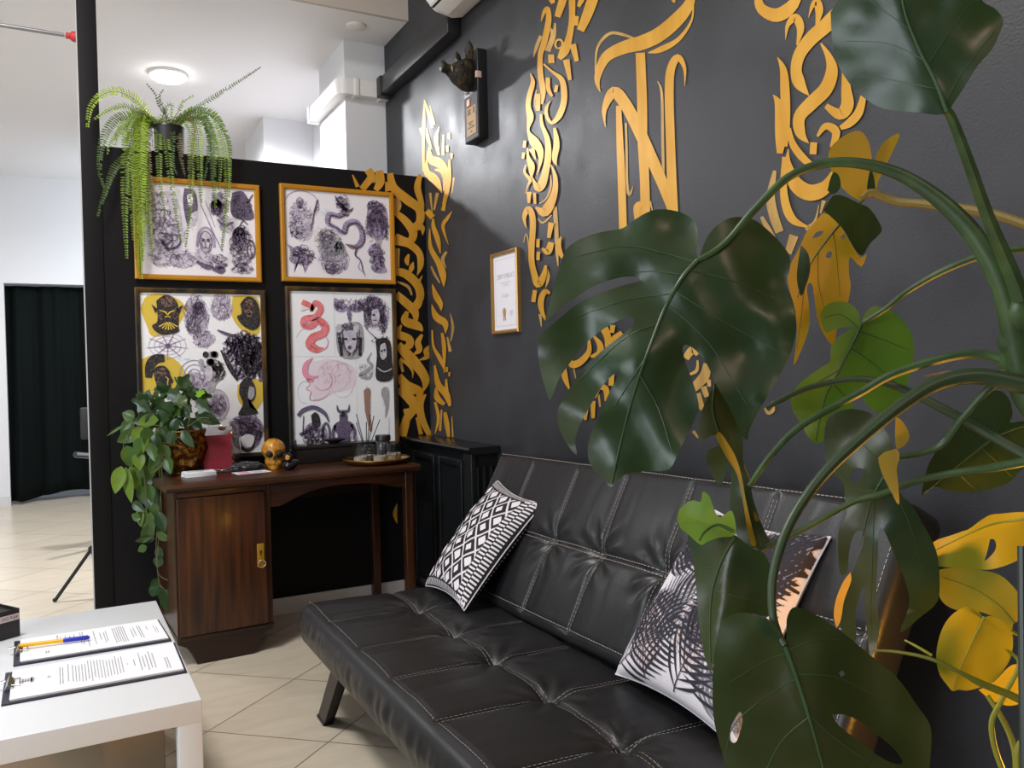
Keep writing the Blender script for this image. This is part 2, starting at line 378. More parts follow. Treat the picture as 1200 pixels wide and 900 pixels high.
# tripod light stand and studio chair beyond the partition
tx, ty = .30, 5.10
t = thing('light_stand', 'black tripod stand foot showing behind the black partition', 'stand', (tx, ty, 0))
b = MB(); b.tube([(tx, ty, .25), (tx, ty, 1.6)], .013, 10); b.build('pole', M_BLACKMET, t)
for a in (186, 306, 66):
    d = Vector((cos(radians(a)), sin(radians(a)), 0)); top = Vector((tx, ty, .56)); ft = Vector((tx, ty, .008)) + d * .42
    b = MB(); b.tube([top + d * .02, ft], .0095, 10); lg = b.build('leg', M_BLACKMET, t)
    b = MB(); b.ball(ft + Vector((0, 0, .004)), .012, 10, 6); b.build('rubber_foot', M_BLACKPL, lg)
    mid = top.lerp(ft, .55); b = MB(); b.tube([mid, (tx, ty, .22)], .007, 8); b.build('brace', M_BLACKMET, t)
for q in ([(.022, .53), (.024, .6), (.018, .61)], [(.02, .2), (.02, .25)]):
    b = MB(); b.lathe(q, (tx, ty, 0), 14, cap=True); b.build('collar', M_BLACKPL, t)
sx, sy = .36, 6.4
t = thing('studio_chair', 'black studio chair half hidden behind the partition by the curtain', 'chair', (sx, sy, 0))
b = MB(); b.box((sx - .32, sy - .03, .78), (sx + .28, sy + .05, 1.0), .012); b.build('backrest', mat('dark_grey_vinyl', (.02, .02, .02), .45), t)
b = MB(); b.tube([(sx - .36, sy - .25, .70), (sx - .18, sy - .1, .66), (sx + .1, sy, .66)], .02, 10); b.build('armrest', mat('steel_arm', (.25, .25, .28), .25, metal=.9), t)
b = MB(); b.box((sx - .2, sy - .3, .46), (sx + .3, sy + .25, .56), .03); b.build('seat', M_BLACKPL, t)
b = MB(); b.lathe([(.035, .04), (.035, .46)], (sx, sy, 0), 16, cap=True); b.build('column', M_CHROME, t)
b = MB(); b.lathe([(.3, 0), (.3, .02), (.06, .05), (.03, .06)], (sx, sy, 0), 28, cap=True); b.build('base', M_BLACKMET, t)
# ------------------------------------------------------------------ gold calligraphy painted on the black walls
def wall_map(k=0.0012): return lambda x, y: at_x(x, y, W) + Vector((-k, 0, 0))
def part_map(k=0.0012): return lambda x, y: at_y(x, y, P) + Vector((0, -k, 0))
def paint(name, label, strokes, mp, parent, thin=()):
    b = MB()
    k = [0]; nx = Vector((-1, 0, 0)) if parent is wall_right else Vector((0, -1, 0))
    mp2 = lambda x, y: mp(x, y) + nx * (.00012 * k[0])      # every stroke lies over the one painted before it
    b.mi = 1
    for s in thin: b.ribbon(s[0], s[1], mp2); k[0] += 1
    b.mi = 0
    for s in strokes: b.ribbon(s[0], s[1], mp2); k[0] += 1
    return tag(b.build(name, [M_GOLD, M_GOLDW], parent, smooth=False), label)
left_band = [
 ([(635, 25), (638, 15), (642.5, 10), (643.4, 25), (638, 51), (633.8, 65), (634, 87), (637, 107), (635.5, 122)], [1, 4, 5, 7, 7, 6, 6.5, 6.5, 3]),
 ([(646.5, 64), (647, 74)], [7, 7]),
 ([(671, -6), (671, 23), (667, 47), (662, 60), (656, 69)], [8, 7, 8, 11, 5]),
 ([(654, 57), (651.5, 53), (653, 48), (657, 46.5), (660, 50), (659, 55), (655, 57)], [2, 2.5, 2.5, 2.5, 2.5, 2.5, 2]),
 ([(663, -8), (658.5, 6), (654, 20)], [9, 9, 7]),
 ([(646, -4), (649, 4)], [8, 5]),
 ([(700, -14), (690, 15), (681, 36)], [13, 12, 9]), ([(684, -4), (679, 8)], [8, 4]), ([(677, 19), (675.5, 30)], [5, 5]),
 ([(672, 52), (677, 72)], [8, 5]), ([(664.5, 70), (669, 94)], [8, 4]),
 ([(638, 75), (648, 84), (659, 93), (662, 106), (661.5, 121), (656, 136), (648, 144), (642.5, 138), (641, 128), (645.5, 119)], [2, 3, 6, 7, 7, 7, 4, 4, 4, 1]),
 ([(643, 91), (643.6, 104), (648, 113)], [5, 5, 3]), ([(653.5, 100), (652, 108)], [4, 4]),
 ([(622.3, 86), (625.5, 96.5), (621.5, 112), (620, 124.5), (622.5, 138), (620, 153), (627, 166), (634, 177), (634, 191), (630, 205)], [1, 5, 6, 6, 8, 3, 11, 8, 4, .5]),
 ([(631.5, 110), (632, 130)], [6, 4]),
 ([(635, 134), (636.5, 147), (642.5, 163), (643.5, 181), (641, 199), (636, 216), (631, 220), (624.5, 208)], [3, 4, 6, 7.5, 8, 10, 8, 1]),
 ([(651, 150), (653.5, 168), (651, 186), (653.5, 194)], [3, 7, 6, .5]),
 ([(616.5, 165), (615.5, 173)], [3.5, 3.5]), ([(615, 179), (614, 186)], [3.5, 3]),
 ([(624, 174), (629, 187)], [7, 1]),
 ([(619.5, 173), (620, 184), (624, 195), (624, 208)], [1, 4, 8, 2]),
 ([(617.5, 193), (616, 202), (622.5, 211), (620, 217), (617, 227)], [1, 3, 4, 2, .5]),
 ([(647, 193), (652, 208), (650.5, 228), (640, 248), (629, 243)], [1, 5, 8, 12, 2]),
 ([(621.5, 225), (621, 238)], [6, 3]), ([(627.5, 226), (628.5, 239)], [4, 3]),
 ([(617.8, 267), (615.8, 254), (621, 245), (626, 259), (624, 299), (626.7, 318), (632, 333), (638.5, 323), (641, 311)], [1, 5, 7, 7, 7, 7, 9, 7, 3]),
 ([(647.5, 261), (644.5, 279)], [7, 4]), ([(636.5, 291), (643.5, 295), (647.5, 284)], [2, 8, 7]),
 ([(632.3, 280), (631.8, 290)], [4, 4]), ([(632.5, 295), (632, 305)], [4, 4]),
 ([(659, 277), (656, 290), (661, 302)], [1, 7, 4]),
 ([(628.5, 340), (626.5, 354)], [5, 5]), ([(646, 344), (640.5, 341.5), (636, 350), (636, 362), (641, 375)], [3, 6, 7, 6, 2]),
 ([(700, 380), (709, 384), (714, 396), (713, 406)], [3, 9, 8, 5]), ([(720, 381), (719, 390)], [6, 5]), ([(731, 390), (721, 398), (712, 408)], [6, 8, 4]),
 ([(697, 393), (705, 404), (704, 414), (694, 418)], [2, 7, 7, 3]), ([(692, 398), (692, 412), (682, 424), (672, 427), (670, 419)], [3, 6, 8, 8, 3]),
 ([(663, 430), (664, 442), (669, 456)], [5, 7, 2]), ([(719, 438), (718, 452)], [6, 6]), ([(699, 466), (704, 454), (712, 456), (713, 470)], [3, 6, 7, 5]),
 ([(697, 470), (697, 490)], [6, 4]), ([(689, 479), (688, 492)], [5, 3])]
left_thin = [
 ([(629, 105), (627, 118), (629, 130)], [1, 2, 1.5]), ([(634, 42), (629, 55), (625.5, 67)], [4, 4, 1]), ([(641, 30), (648, 40), (642, 60)], [2, 5, 7]),
 ([(651, 27), (649.5, 42), (643, 58)], [2, 5, 5]), ([(645.5, 205), (646, 218), (641, 232), (632, 239)], [1, 2.2, 2, 1]),
 ([(614, 284), (617, 274), (619.5, 284), (621, 308)], [1, 1.5, 1.5, 1]), ([(630.5, 256), (637, 261), (647, 252)], [1, 2.5, 1.5]),
 ([(650.5, 242), (652.4, 267), (653.2, 293), (654.5, 312)], [5, 5, 4, 1]), ([(641, 313), (643, 325), (640, 337)], [2, 4, 1]),
 ([(633.5, 368), (635, 383)], [4, 1]), ([(673, 432), (676, 447)], [2, 1]), ([(702, 462), (704, 477)], [3, 2])]
paint('painted_lettering', 'tall band of gold calligraphy left of the monogram', left_band, wall_map(), wall_right, left_thin)
mono = [
 ([(704, 108), (700.5, 92), (710, 68), (731, 56), (753, 50), (774, 40), (795, 22), (808, 5), (812, -12)], [1, 7, 12, 15, 17, 17, 16, 12, 7]),
 ([(813, 2), (811, 24), (796, 46), (775, 58), (760, 62)], [2, 2.5, 5, 7, 1]),
 ([(788, -4), (791, 3)], [6, 3]),
 ([(751, 62), (753, 117), (753.5, 163), (756, 210), (757, 252)], [11, 11.5, 11.5, 11, 11]),
 ([(710, 149), (709, 128), (720, 108), (734, 123), (748, 150), (763, 183), (778, 217), (790, 248)], [.5, 6, 13, 14, 14, 14, 13, 12]),
 ([(725.5, 124), (727, 163), (729, 210), (731, 275)], [6, 8, 9, 9]),
 ([(803, 101), (803, 80), (795, 67.5), (786.5, 83), (785, 117), (786.5, 165), (788, 210), (790, 250)], [.5, 4, 8, 10, 10.5, 10.5, 11, 11]),
 ([(749, 257), (747.5, 242), (756, 238)], [9, 8, 6])]
mono_thin = [
 ([(698, 84), (700.5, 56), (714.5, 39.5), (731.7, 41), (747, 47)], [1.5, 3, 3.5, 3.5, 2]),
 ([(734, 144), (734.7, 180), (735.3, 215), (738, 228), (742.5, 218)], [2, 3, 3, 3.5, .5]),
 ([(771, 95), (776, 110), (777, 160), (778, 211)], [1, 3, 3.4, 3]), ([(762, 236), (765, 247)], [3, 1])]
paint('painted_monogram', 'large gold monogram of a T over an N', mono, wall_map(.0014), wall_right, mono_thin)
right_band = [
 ([(888, -8), (893, 10), (911, 18), (928, 8), (938, -8)], [7, 12, 16, 14, 8]),
 ([(921.5, 47), (924, 30), (933, 21), (939, 33), (935, 53)], [.5, 5, 10, 9, 2]),
 ([(948.5, 21), (953, 7), (958.5, 3), (961, 14), (957.5, 31)], [.5, 5, 9, 9, 2]),
 ([(1000, 2), (985, 14), (969, 30), (951, 46), (938, 64), (934, 82), (938, 98), (949, 112)], [10, 16, 17, 16, 14, 13, 14, 1]),
 ([(963, 51), (972, 66), (976, 83), (969, 104), (952, 121), (938, 137), (939, 156), (949, 168)], [2, 8, 14, 16, 16, 14, 12, .5]),
 ([(912, 67), (919, 82), (921, 107), (922, 142), (922.5, 172)], [.5, 8, 11, 10, 3]),
 ([(907, 111), (914, 124), (916, 158), (915, 180)], [.5, 10, 13, 7]),
 ([(991, 82), (993, 106), (994, 124), (985, 134), (969, 124)], [6, 12, 15, 13, 6]),
 ([(1014, 108), (1008, 131), (997, 144), (986, 150)], [6, 10, 10, 5]),
 ([(959, 160), (969, 148), (981, 155), (976, 173)], [3, 8, 10, 5]), ([(955, 167), (954, 181)], [8, 8]),
 ([(927, 150), (930, 168), (942, 185), (956, 195), (968, 190)], [2, 8, 9, 6, 1]),
 ([(925, 175), (925, 193), (934, 216), (951, 226), (969, 219), (978, 200)], [1, 8, 17, 19, 15, 3]),
 ([(920.5, 184), (920, 228), (929, 256), (948, 266)], [5, 9, 10, 2])]
right_thin = [
 ([(944, 268), (955, 260), (960, 240)], [6, 3, 1]), ([(908.4, 200), (903.5, 230), (907, 252), (914, 272)], [4, 10, 11, 10]),
 ([(893, 254), (903, 273), (915, 292)], [4, 7, 2]), ([(931, 276), (924, 297)], [11, 8]), ([(966, 235), (962, 250)], [5, 2]),
 ([(804, 420), (812, 410), (818, 416)], [8, 9, 4]), ([(808, 439), (817, 434), (818, 422)], [3, 4, 2]), ([(812, 456), (826, 441), (829, 426)], [10, 12, 8]),
 ([(831, 445), (832, 453)], [5, 4]), ([(825, 453), (829, 465)], [7, 6]), ([(818, 461), (824, 480)], [8, 6]), ([(813, 505), (819, 513)], [4, 2]),
 ([(897, 478), (901, 484), (907, 480), (906, 470)], [2, 4, 4, 2])]
paint('painted_lettering', 'tall band of gold calligraphy right of the monogram behind the leaves', right_band, wall_map(), wall_right, right_thin)
corner = [
 ([(498, 117), (497, 147), (496.5, 175), (497, 201)], [1, 4, 3, 3]), ([(498, 118), (503.5, 135), (507, 150)], [1.5, 4, 3]), ([(504.5, 124), (509, 146)], [1, 3.5]),
 ([(493.5, 150), (495.5, 158)], [4, 3]), ([(500.5, 150), (502, 162), (507, 175)], [1, 4, 1]), ([(515.5, 149), (511.5, 163), (515, 182)], [1, 5, 3]), ([(520, 158), (520, 182)], [2, 3.5]),
 ([(503.5, 171), (505, 186), (515, 191), (522, 200), (520.5, 224)], [1, 9, 11, 7, 1]), ([(500.5, 187), (501, 202), (511, 211), (518.5, 226)], [1, 8, 10, 1]),
 ([(510, 199), (518, 201), (521, 212)], [2, 4, 1]), ([(527.5, 187), (526.5, 212), (521, 240)], [2, 6, 4]),
 ([(526.8, 156), (526.8, 163)], [2.5, 3]), ([(525, 171), (525, 178)], [3, 3]), ([(530, 180), (530, 186)], [3, 2]),
 ([(525, 224), (520, 247)], [1, 5]), ([(530.5, 248), (525, 256), (520, 266), (526.5, 287)], [1, 4, 4, .5]), ([(501, 247), (508, 255)], [7, 7]),
 ([(508.5, 256), (509, 266), (514, 281), (517, 297)], [2, 5, 6, 1]), ([(504.5, 268), (505.5, 290), (515, 308), (520, 322), (521, 336)], [1, 5, 7, 8, 1]),
 ([(507.5, 333), (512, 347), (517, 356), (518, 364)], [1, 7, 6, 1]), ([(507, 357), (512, 371), (522.5, 379), (523, 391)], [1, 8, 8, .5]),
 ([(507.5, 387), (509, 406), (517, 421), (521.5, 433)], [2, 3, 5, 1]), ([(519, 390), (521.5, 407), (521.5, 437)], [3, 5, 1]),
 ([(510.5, 428), (514.5, 450), (524, 462), (528.5, 476)], [2, 7, 8, 3]), ([(524, 444), (524.5, 460)], [2, 5]), ([(512, 454), (513.5, 466), (522, 474)], [2, 7, 4]),
 ([(511, 471), (515, 490), (511, 508)], [3, 4, 1]), ([(522.5, 483), (525, 498), (527, 512)], [4, 6, 3]), ([(524.8, 430), (524.6, 436)], [3, 3]), ([(528, 436), (527.6, 441)], [2.5, 2])]
corner_thin = [([(532, 208), (530, 226)], [2.5, 1]), ([(523.5, 295), (519, 304), (523, 314)], [3, 4, 1]), ([(505.5, 312), (510, 322), (516, 332)], [2, 3, 1]), ([(528, 367), (531, 384), (528.5, 400)], [1, 3.5, 1]),
 ([(504.5, 226), (507, 250)], [3, 1]), ([(513, 226), (509, 246)], [4, 2]), ([(524.5, 395), (528, 412)], [2, 4]), ([(518, 480), (516, 505)], [2, 3]), ([(530, 488), (531, 512)], [1, 2.5])]
paint('painted_lettering', 'narrow gold calligraphy on the black wall in the corner', corner, wall_map(), wall_right, corner_thin)
pband = [
 ([(457, 203), (461, 220), (477, 234), (491, 245), (491.5, 260), (481, 266)], [7, 10, 11, 10, 9, 3]), ([(492.5, 205), (489, 220), (494, 240), (493, 258)], [5, 8, 6, 4]),
 ([(444, 200), (445.5, 213), (440, 223)], [9, 10, 6]), ([(431, 199), (435, 207), (428, 217), (424, 222)], [9, 9, 8, 8]), ([(413, 205), (419, 219)], [1.5, 5]), ([(452, 213), (455, 224)], [1.5, 8]),
 ([(462, 248), (475, 259), (484, 273), (479, 283), (463, 277)], [6, 9, 10, 8, 8]), ([(463, 282.5), (479, 286), (491, 297), (492.5, 311), (488.5, 323)], [9, 9, 8, 7, .5]),
 ([(477, 258), (482, 266), (494, 266.5), (495, 276)], [1, 8, 7, .5]), ([(479, 298), (476.5, 305), (478, 311)], [2, 6, 2]), ([(484, 307), (482, 314), (480, 320)], [1, 6, 2]),
 ([(461, 318), (475, 321), (489, 334), (492, 349), (484, 360)], [8, 10, 10, 9, 6]), ([(494.5, 323), (490, 333), (490, 345)], [1, 4, 5]),
 ([(464, 345), (478, 357), (486, 366), (487, 377)], [9, 10, 9, 4]), ([(493.5, 348), (489, 359), (479, 365)], [5, 7, 3]), ([(477, 365), (474.5, 376), (489, 382), (495, 388)], [4, 10, 10, 2]),
 ([(470, 381), (466, 391), (479, 397), (479, 405), (470, 409)], [2, 9, 9, 9, 4]), ([(466, 404), (481, 420), (494, 436), (498.5, 447), (495.5, 459)], [9, 13, 11, 9, 1]),
 ([(494.5, 392), (489.5, 401), (491, 410), (485, 415)], [3, 7, 7, 2]), ([(503, 405), (499, 411), (500, 418), (491, 422)], [1.5, 6, 6, 1]), ([(468, 421), (476, 426), (483, 435), (483, 443)], [5, 3, 2.5, .5]),
 ([(467, 440), (476, 452), (491, 459), (488.5, 468)], [8, 12, 10, 4]), ([(467, 455), (480, 467), (485, 477), (475.5, 492), (469, 511)], [10, 12, 11, 9, 7]), ([(475, 479), (477, 493), (473, 511)], [6, 6, 6]),
 ([(498.5, 462), (491.5, 475), (495, 493), (504.5, 512)], [2, 9, 8, 6]), ([(488, 489), (493, 509)], [3, 5]),
 ([(492, 602), (490, 614), (495, 625), (491, 642), (489, 662)], [1, 6, 9, 8, 2]), ([(497, 608), (495, 620)], [1, 3]), ([(465, 590), (462.5, 602), (465, 613)], [1, 5, 1])]
pthin = [([(463, 232), (466, 241), (463, 250)], [6, 9, 4]), ([(466, 291), (464.5, 302), (466, 314)], [5, 7, 4]), ([(465, 330), (478, 336), (482.5, 346)], [2, 3.5, 2]), ([(469, 424), (472, 436)], [4, 3]), ([(438, 205), (440, 214)], [3, 6])]
paint('painted_lettering', 'bold gold calligraphy beside the frames on the partition', pband, part_map(), wall_part, pthin)
# ------------------------------------------------------------------ framed sheets of drawings
class Sheet:
    """one framed sheet: local u (0..1 right) v (0..1 down) on the wall plane; inks are material slots of the sheet"""
    def __init__(s, x0, x1, z0, z1):
        s.x0, s.x1, s.z0, s.z1 = x0, x1, z0, z1; s.b = MB(); s.asp = (x1 - x0) / (z1 - z0); s.k = 0; s.y = P - .008
    def mp(s, lay):
        return lambda u, v: Vector((s.x0 + u * (s.x1 - s.x0), s.y - .0004 - .00035 * lay, s.z1 - v * (s.z1 - s.z0)))
    def line(s, ink, pts, w, n=4):
        s.b.mi = ink; W_ = (s.x1 - s.x0)
        mp0 = s.mp(ink); A = s.asp
        s.b.ribbon([(p[0], p[1] / A) for p in pts], w, lambda u, v: mp0(u, v * A), n)
    def fill(s, ink, pts, sm=True, lay=None):
        s.b.mi = ink; q = cr_spline(list(pts) + [pts[0]], 4)[:-1] if sm else pts
        s.b.blob(q, s.mp(ink if lay is None else lay))
    def ell(s, ink, c, r, a0=0, a1=360, w=.006, n=14):
        s.line(ink, [(c[0] + r[0] * cos(radians(a0 + (a1 - a0) * i / n)), c[1] + r[1] * sin(radians(a0 + (a1 - a0) * i / n))) for i in range(n + 1)], w, 2)
    def disc(s, ink, c, r, lay=None, wob=0):
        s.fill(ink, [(c[0] + r[0] * (1 + wob * sin(3 * t + 1)) * cos(t), c[1] + r[1] * (1 + wob * sin(2 * t)) * sin(t)) for t in [2 * pi * i / 14 for i in range(14)]], True, lay)
    def scrib(s, ink, c, r, n, w=.006, curl=1.0, ang=None):
        """dense pencil work inside an ellipse, over a soft tone"""
        n = int(n * 1.5); w *= .62
        if n >= 40 and ink in (VIO, PUR, GRY, BLK) and min(r) > .03: s.disc(LGT, c, (r[0] * .85, r[1] * .85), 1.5 + R.random() * .4, .14)
        for _ in range(n):
            t = R.uniform(0, 2 * pi); q = sqrt(R.random()); x, y = c[0] + r[0] * q * cos(t), c[1] + r[1] * q * sin(t)
            a = (R.uniform(0, 2 * pi) if ang is None else ang + R.uniform(-.5, .5)); L = R.uniform(.25, .6) * min(r); pts = [(x, y)]; da = R.uniform(-1, 1) * curl
            for _k in range(3):
                x += cos(a) * L * .5; y += sin(a) * L * .5; a += da
                if ((x - c[0]) / r[0]) ** 2 + ((y - c[1]) / r[1]) ** 2 < 1.15: pts.append((x, y))
            if len(pts) > 1: s.line(ink, pts, [w * .4] + [w] * (len(pts) - 2) + [w * .3], 3)
    def head(s, ink, c, r, shade=5, hair=True, lt=5):
        """a drawn head: outline, brow, sockets, nose, mouth, hatching"""
        x, y = c; a, h = r
        s.fill(shade, [(x - a * .8, y - h * .7), (x, y - h), (x + a * .8, y - h * .7), (x + a * .8, y + h * .3), (x, y + h), (x - a * .8, y + h * .3)])
        s.ell(ink, c, (a * .8, h), 0, 360, .006)
        for q in (-1, 1):
            s.disc(ink, (x + q * a * .36, y - h * .12), (a * .22, h * .12)); s.line(ink, [(x + q * a * .1, y - h * .22), (x + q * a * .65, y - h * .34)], [.012, .004])
            s.line(ink, [(x + q * a * .6, y + h * .1), (x + q * a * .35, y + h * .7)], [.012, .003])
        s.line(ink, [(x, y - h * .1), (x - a * .08, y + h * .25), (x + a * .12, y + h * .3)], [.004, .008, .004]); s.line(ink, [(x - a * .3, y + h * .55), (x, y + h * .5), (x + a * .3, y + h * .55)], [.003, .012, .003])
        if hair:
            for i in range(16):
                q = -1 + 2 * i / 15; s.line(ink, [(x + q * a * .4, y - h * .9), (x + q * a * 1.05, y - h * .3), (x + q * a * 1.1, y + h * R.uniform(.4, 1.2))], [.004, R.uniform(.006, .014), .002])
INKS = [M_PAPER, M_YEL, M_INKL, M_PINKL, M_INKV, M_INKG, M_SKINB, M_RED, M_PINK, M_BLUE, M_INKP, M_INKK, M_PAPER2, mat('faint_pink_wash', (.78, .68, .75), .75)]
PAP, YEL, LGT, PKL, VIO, GRY, BRN, RED, PNK, BLU, PUR, BLK, PP2 = range(13)
def frame(px, label, fm, bw, sheet_fn, dep=.022):
    tl, br = px; a = at_y(*tl, P); c = at_y(*br, P); x0, x1, z1, z0 = a.x, c.x, a.z, c.z
    t = thing('picture_frame', label, 'picture', ((x0 + x1) / 2, P, (z0 + z1) / 2), 'framed drawings on the partition')
    b = MB()
    prof = [(0, 0), (0, dep), (bw * .25, dep + .003), (bw * .8, dep), (bw, dep - .008), (bw, 0)]
    cs = [(x0, z0), (x1, z0), (x1, z1), (x0, z1)]; dr = [(1, 1), (-1, 1), (-1, -1), (1, -1)]; rings = []
    for (cx, cz), (dx, dz) in zip(cs, dr): rings.append([b.av((cx + dx * w_, P - y_, cz + dz * w_)) for w_, y_ in prof])
    for i in range(4):
        r0, r1 = rings[i], rings[(i + 1) % 4]
        for j in range(len(prof) - 1): b.af((r0[j], r1[j], r1[j + 1], r0[j + 1]))
    b.build('frame', fm, t, angle=25)
    s = Sheet(x0 + bw - .001, x1 - bw + .001, z0 + bw - .001, z1 - bw + .001)
    s.b.mi = PP2 if fm is M_FRAMEDARK else PAP; s.b.box((s.x0, s.y, s.z0), (s.x1, P - .001, s.z1)); sheet_fn(s)
    s.b.build('print', INKS, t, smooth=False)
    return t
def sheet_a(s):
    s.fill(LGT, [(.12, .14), (.3, .1), (.36, .5), (.3, .82), (.12, .9), (.06, .5)])
    s.scrib(PUR, (.16, .28), (.1, .2), 46); s.scrib(PUR, (.22, .55), (.13, .2), 70); s.scrib(VIO, (.24, .55), (.15, .22), 60); s.scrib(PUR, (.2, .8), (.14, .12), 40, .005); s.scrib(VIO, (.34, .82), (.12, .12), 50)
    s.line(PUR, [(.18, .62), (.24, .72), (.33, .66), (.34, .58)], [.02, .02, .015, .003]); s.line(PUR, [(.2, .68), (.27, .62), (.26, .52)], [.012, .012, .004])
    s.fill(PUR, [(.385, .04), (.47, .06), (.49, .26), (.44, .3), (.4, .44), (.37, .2)]); s.fill(PAP, [(.405, .12), (.445, .1), (.455, .2), (.42, .24)], lay=11.5); s.scrib(VIO, (.44, .25), (.06, .24), 40)
    s.head(PUR, (.555, .62), (.065, .12), LGT, False); s.line(VIO, [(.48, .68), (.5, .52), (.56, .46), (.62, .53), (.63, .68)], .022); s.line(PUR, [(.47, .84), (.56, .9), (.62, .9)], [.02, .045, .01]); s.scrib(VIO, (.54, .8), (.1, .13), 40)
    s.scrib(PUR, (.66, .84), (.09, .09), 46); s.fill(PUR, [(.6, .93), (.66, .88), (.72, .92), (.68, .97)])
    s.line(VIO, [(.52, .2), (.62, .5), (.7, .72)], .01); s.line(VIO, [(.56, .16), (.64, .45)], .006)
    s.scrib(PUR, (.68, .2), (.09, .16), 60); s.head(PUR, (.66, .22), (.045, .09), PAP); s.scrib(VIO, (.74, .42), (.08, .1), 40); s.line(PUR, [(.66, .36), (.72, .42), (.8, .38)], [.01, .03, .01])
    s.fill(PUR, [(.8, .05), (.9, .03), (.97, .2), (.98, .33), (.84, .34), (.78, .26)]); s.scrib(PAP, (.88, .16), (.07, .1), 26, .007); s.scrib(BLK, (.88, .2), (.1, .15), 50); s.line(PUR, [(.93, .16), (.985, .05)], .01)
    s.fill(LGT, [(.8, .5), (.88, .4), (.95, .5), (.99, .68), (.9, .86), (.8, .82), (.77, .66)]); s.head(PUR, (.855, .54), (.055, .11), GRY); s.ell(PUR, (.955, .68), (.035, .1), 0, 360, .012)
    s.scrib(PUR, (.87, .66), (.11, .26), 120, .007); s.scrib(PUR, (.87, .9), (.11, .07), 50); s.line(PUR, [(.86, .42), (.89, .36), (.93, .4)], .009); s.scrib(BLU, (.7, .58), (.03, .04), 6)
def sheet_b(s):
    s.ell(VIO, (.16, .16), (.155, .15), 170, 375, .007, 18); s.fill(LGT, [(.13, .12), (.2, .2), (.26, .42), (.2, .58), (.06, .52), (.06, .35)])
    s.head(VIO, (.14, .15), (.035, .065), LGT, False); s.scrib(VIO, (.15, .34), (.12, .24), 110, .006); s.scrib(PUR, (.1, .44), (.07, .12), 50, .006); s.line(PUR, [(.305, .1), (.27, .25), (.23, .48)], [.018, .012, .004])
    s.scrib(PUR, (.29, .22), (.03, .06), 14)
    # dragon: head, coiled body, tail
    body = [(.50, .1), (.56, .2), (.5, .27), (.41, .26), (.395, .36), (.46, .4), (.54, .46), (.575, .36), (.66, .33), (.72, .42), (.72, .54), (.66, .62), (.58, .6)]
    s.line(VIO, body, [.03, .05, .055, .05, .045, .04, .05, .055, .06, .06, .06, .05, .02], 8); s.line(PUR, [(x + .018, y + .012) for x, y in body], [.006, .012, .014, .012, .01, .01, .014, .016, .018, .016, .016, .014, .006], 8)
    for i in range(40):
        t = i / 39 * (len(body) - 1.01); k = int(t); f = t - k; x = body[k][0] * (1 - f) + body[k + 1][0] * f; y = body[k][1] * (1 - f) + body[k + 1][1] * f
        s.line(PUR, [(x - .02, y - .012), (x + .02, y + .016)], [.003, .006])
    s.line(PUR, [(.47, .04), (.52, .14), (.6, .2), (.64, .16)], [.01, .035, .03, .004]); s.line(PUR, [(.53, .24), (.58, .26), (.6, .22)], [.008, .014, .003]); s.scrib(PUR, (.54, .12), (.075, .1), 70)
    s.line(PUR, [(.665, .64), (.65, .72), (.7, .78), (.72, .9), (.745, .97)], [.022, .016, .012, .01, .002]); s.line(VIO, [(.7, .78), (.68, .86), (.72, .92)], [.004, .01, .003]); s.line(BRN, [(.56, .59), (.63, .64), (.7, .6)], [.01, .02, .01])
    s.fill(VIO, [(.79, .08), (.88, .06), (.97, .16), (.98, .4), (.92, .52), (.8, .48), (.77, .3)]); s.head(PUR, (.87, .32), (.085, .17), LGT); s.scrib(PUR, (.87, .13), (.1, .08), 60, .009); s.scrib(PUR, (.79, .36), (.04, .14), 40, .008, .4); s.scrib(PUR, (.96, .38), (.035, .15), 40, .008, .4)
    s.fill(VIO, [(.01, .62), (.1, .68), (.14, .64), (.17, .74), (.27, .72), (.22, .82), (.17, .95), (.16, .84), (.1, .82), (.07, .95), (.08, .78)], False); s.scrib(PUR, (.15, .75), (.12, .12), 70, .008)
    s.scrib(GRY, (.4, .6), (.13, .2), 130); s.scrib(PUR, (.38, .56), (.07, .1), 50); s.scrib(VIO, (.44, .78), (.15, .18), 130); s.head(GRY, (.5, .66), (.05, .1), LGT); s.scrib(PUR, (.42, .88), (.07, .08), 50); s.scrib(PKL, (.3, .5), (.06, .1), 16)
    s.fill(VIO, [(.8, .6), (.86, .56), (.92, .66), (.93, .8), (.96, .9), (.86, .92), (.8, .86), (.84, .74), (.77, .68)]); s.scrib(PUR, (.86, .74), (.08, .17), 90, .008); s.scrib(LGT, (.84, .82), (.05, .04), 10); s.scrib(GRY, (.86, .54), (.07, .06), 26)
    s.scrib(BLU, (.37, .24), (.05, .05), 8)
def bust(s, c, k, helmet=False):
    x, y = c
    s.fill(BLK, [(x - .06 * k, y - .06 * k), (x, y - .1 * k), (x + .06 * k, y - .06 * k), (x + .075 * k, y + .005 * k), (x + .05 * k, y + .05 * k), (x + .02 * k, y + .06 * k), (x + .02 * k, y + .09 * k), (x + .09 * k, y + .13 * k), (x - .08 * k, y + .14 * k), (x - .04 * k, y + .07 * k), (x - .07 * k, y)])
    s.fill(GRY, [(x + .02 * k, y - .04 * k), (x + .06 * k, y - .03 * k), (x + .06 * k, y + .02 * k), (x + .03 * k, y + .045 * k), (x + .005 * k, y + .02 * k)], lay=12.2); s.scrib(YEL, (x - .01 * k, y), (.05 * k, .09 * k), 12, .004)
    s.scrib(BLK, (x + .03 * k, y), (.03 * k, .04 * k), 10, .004)
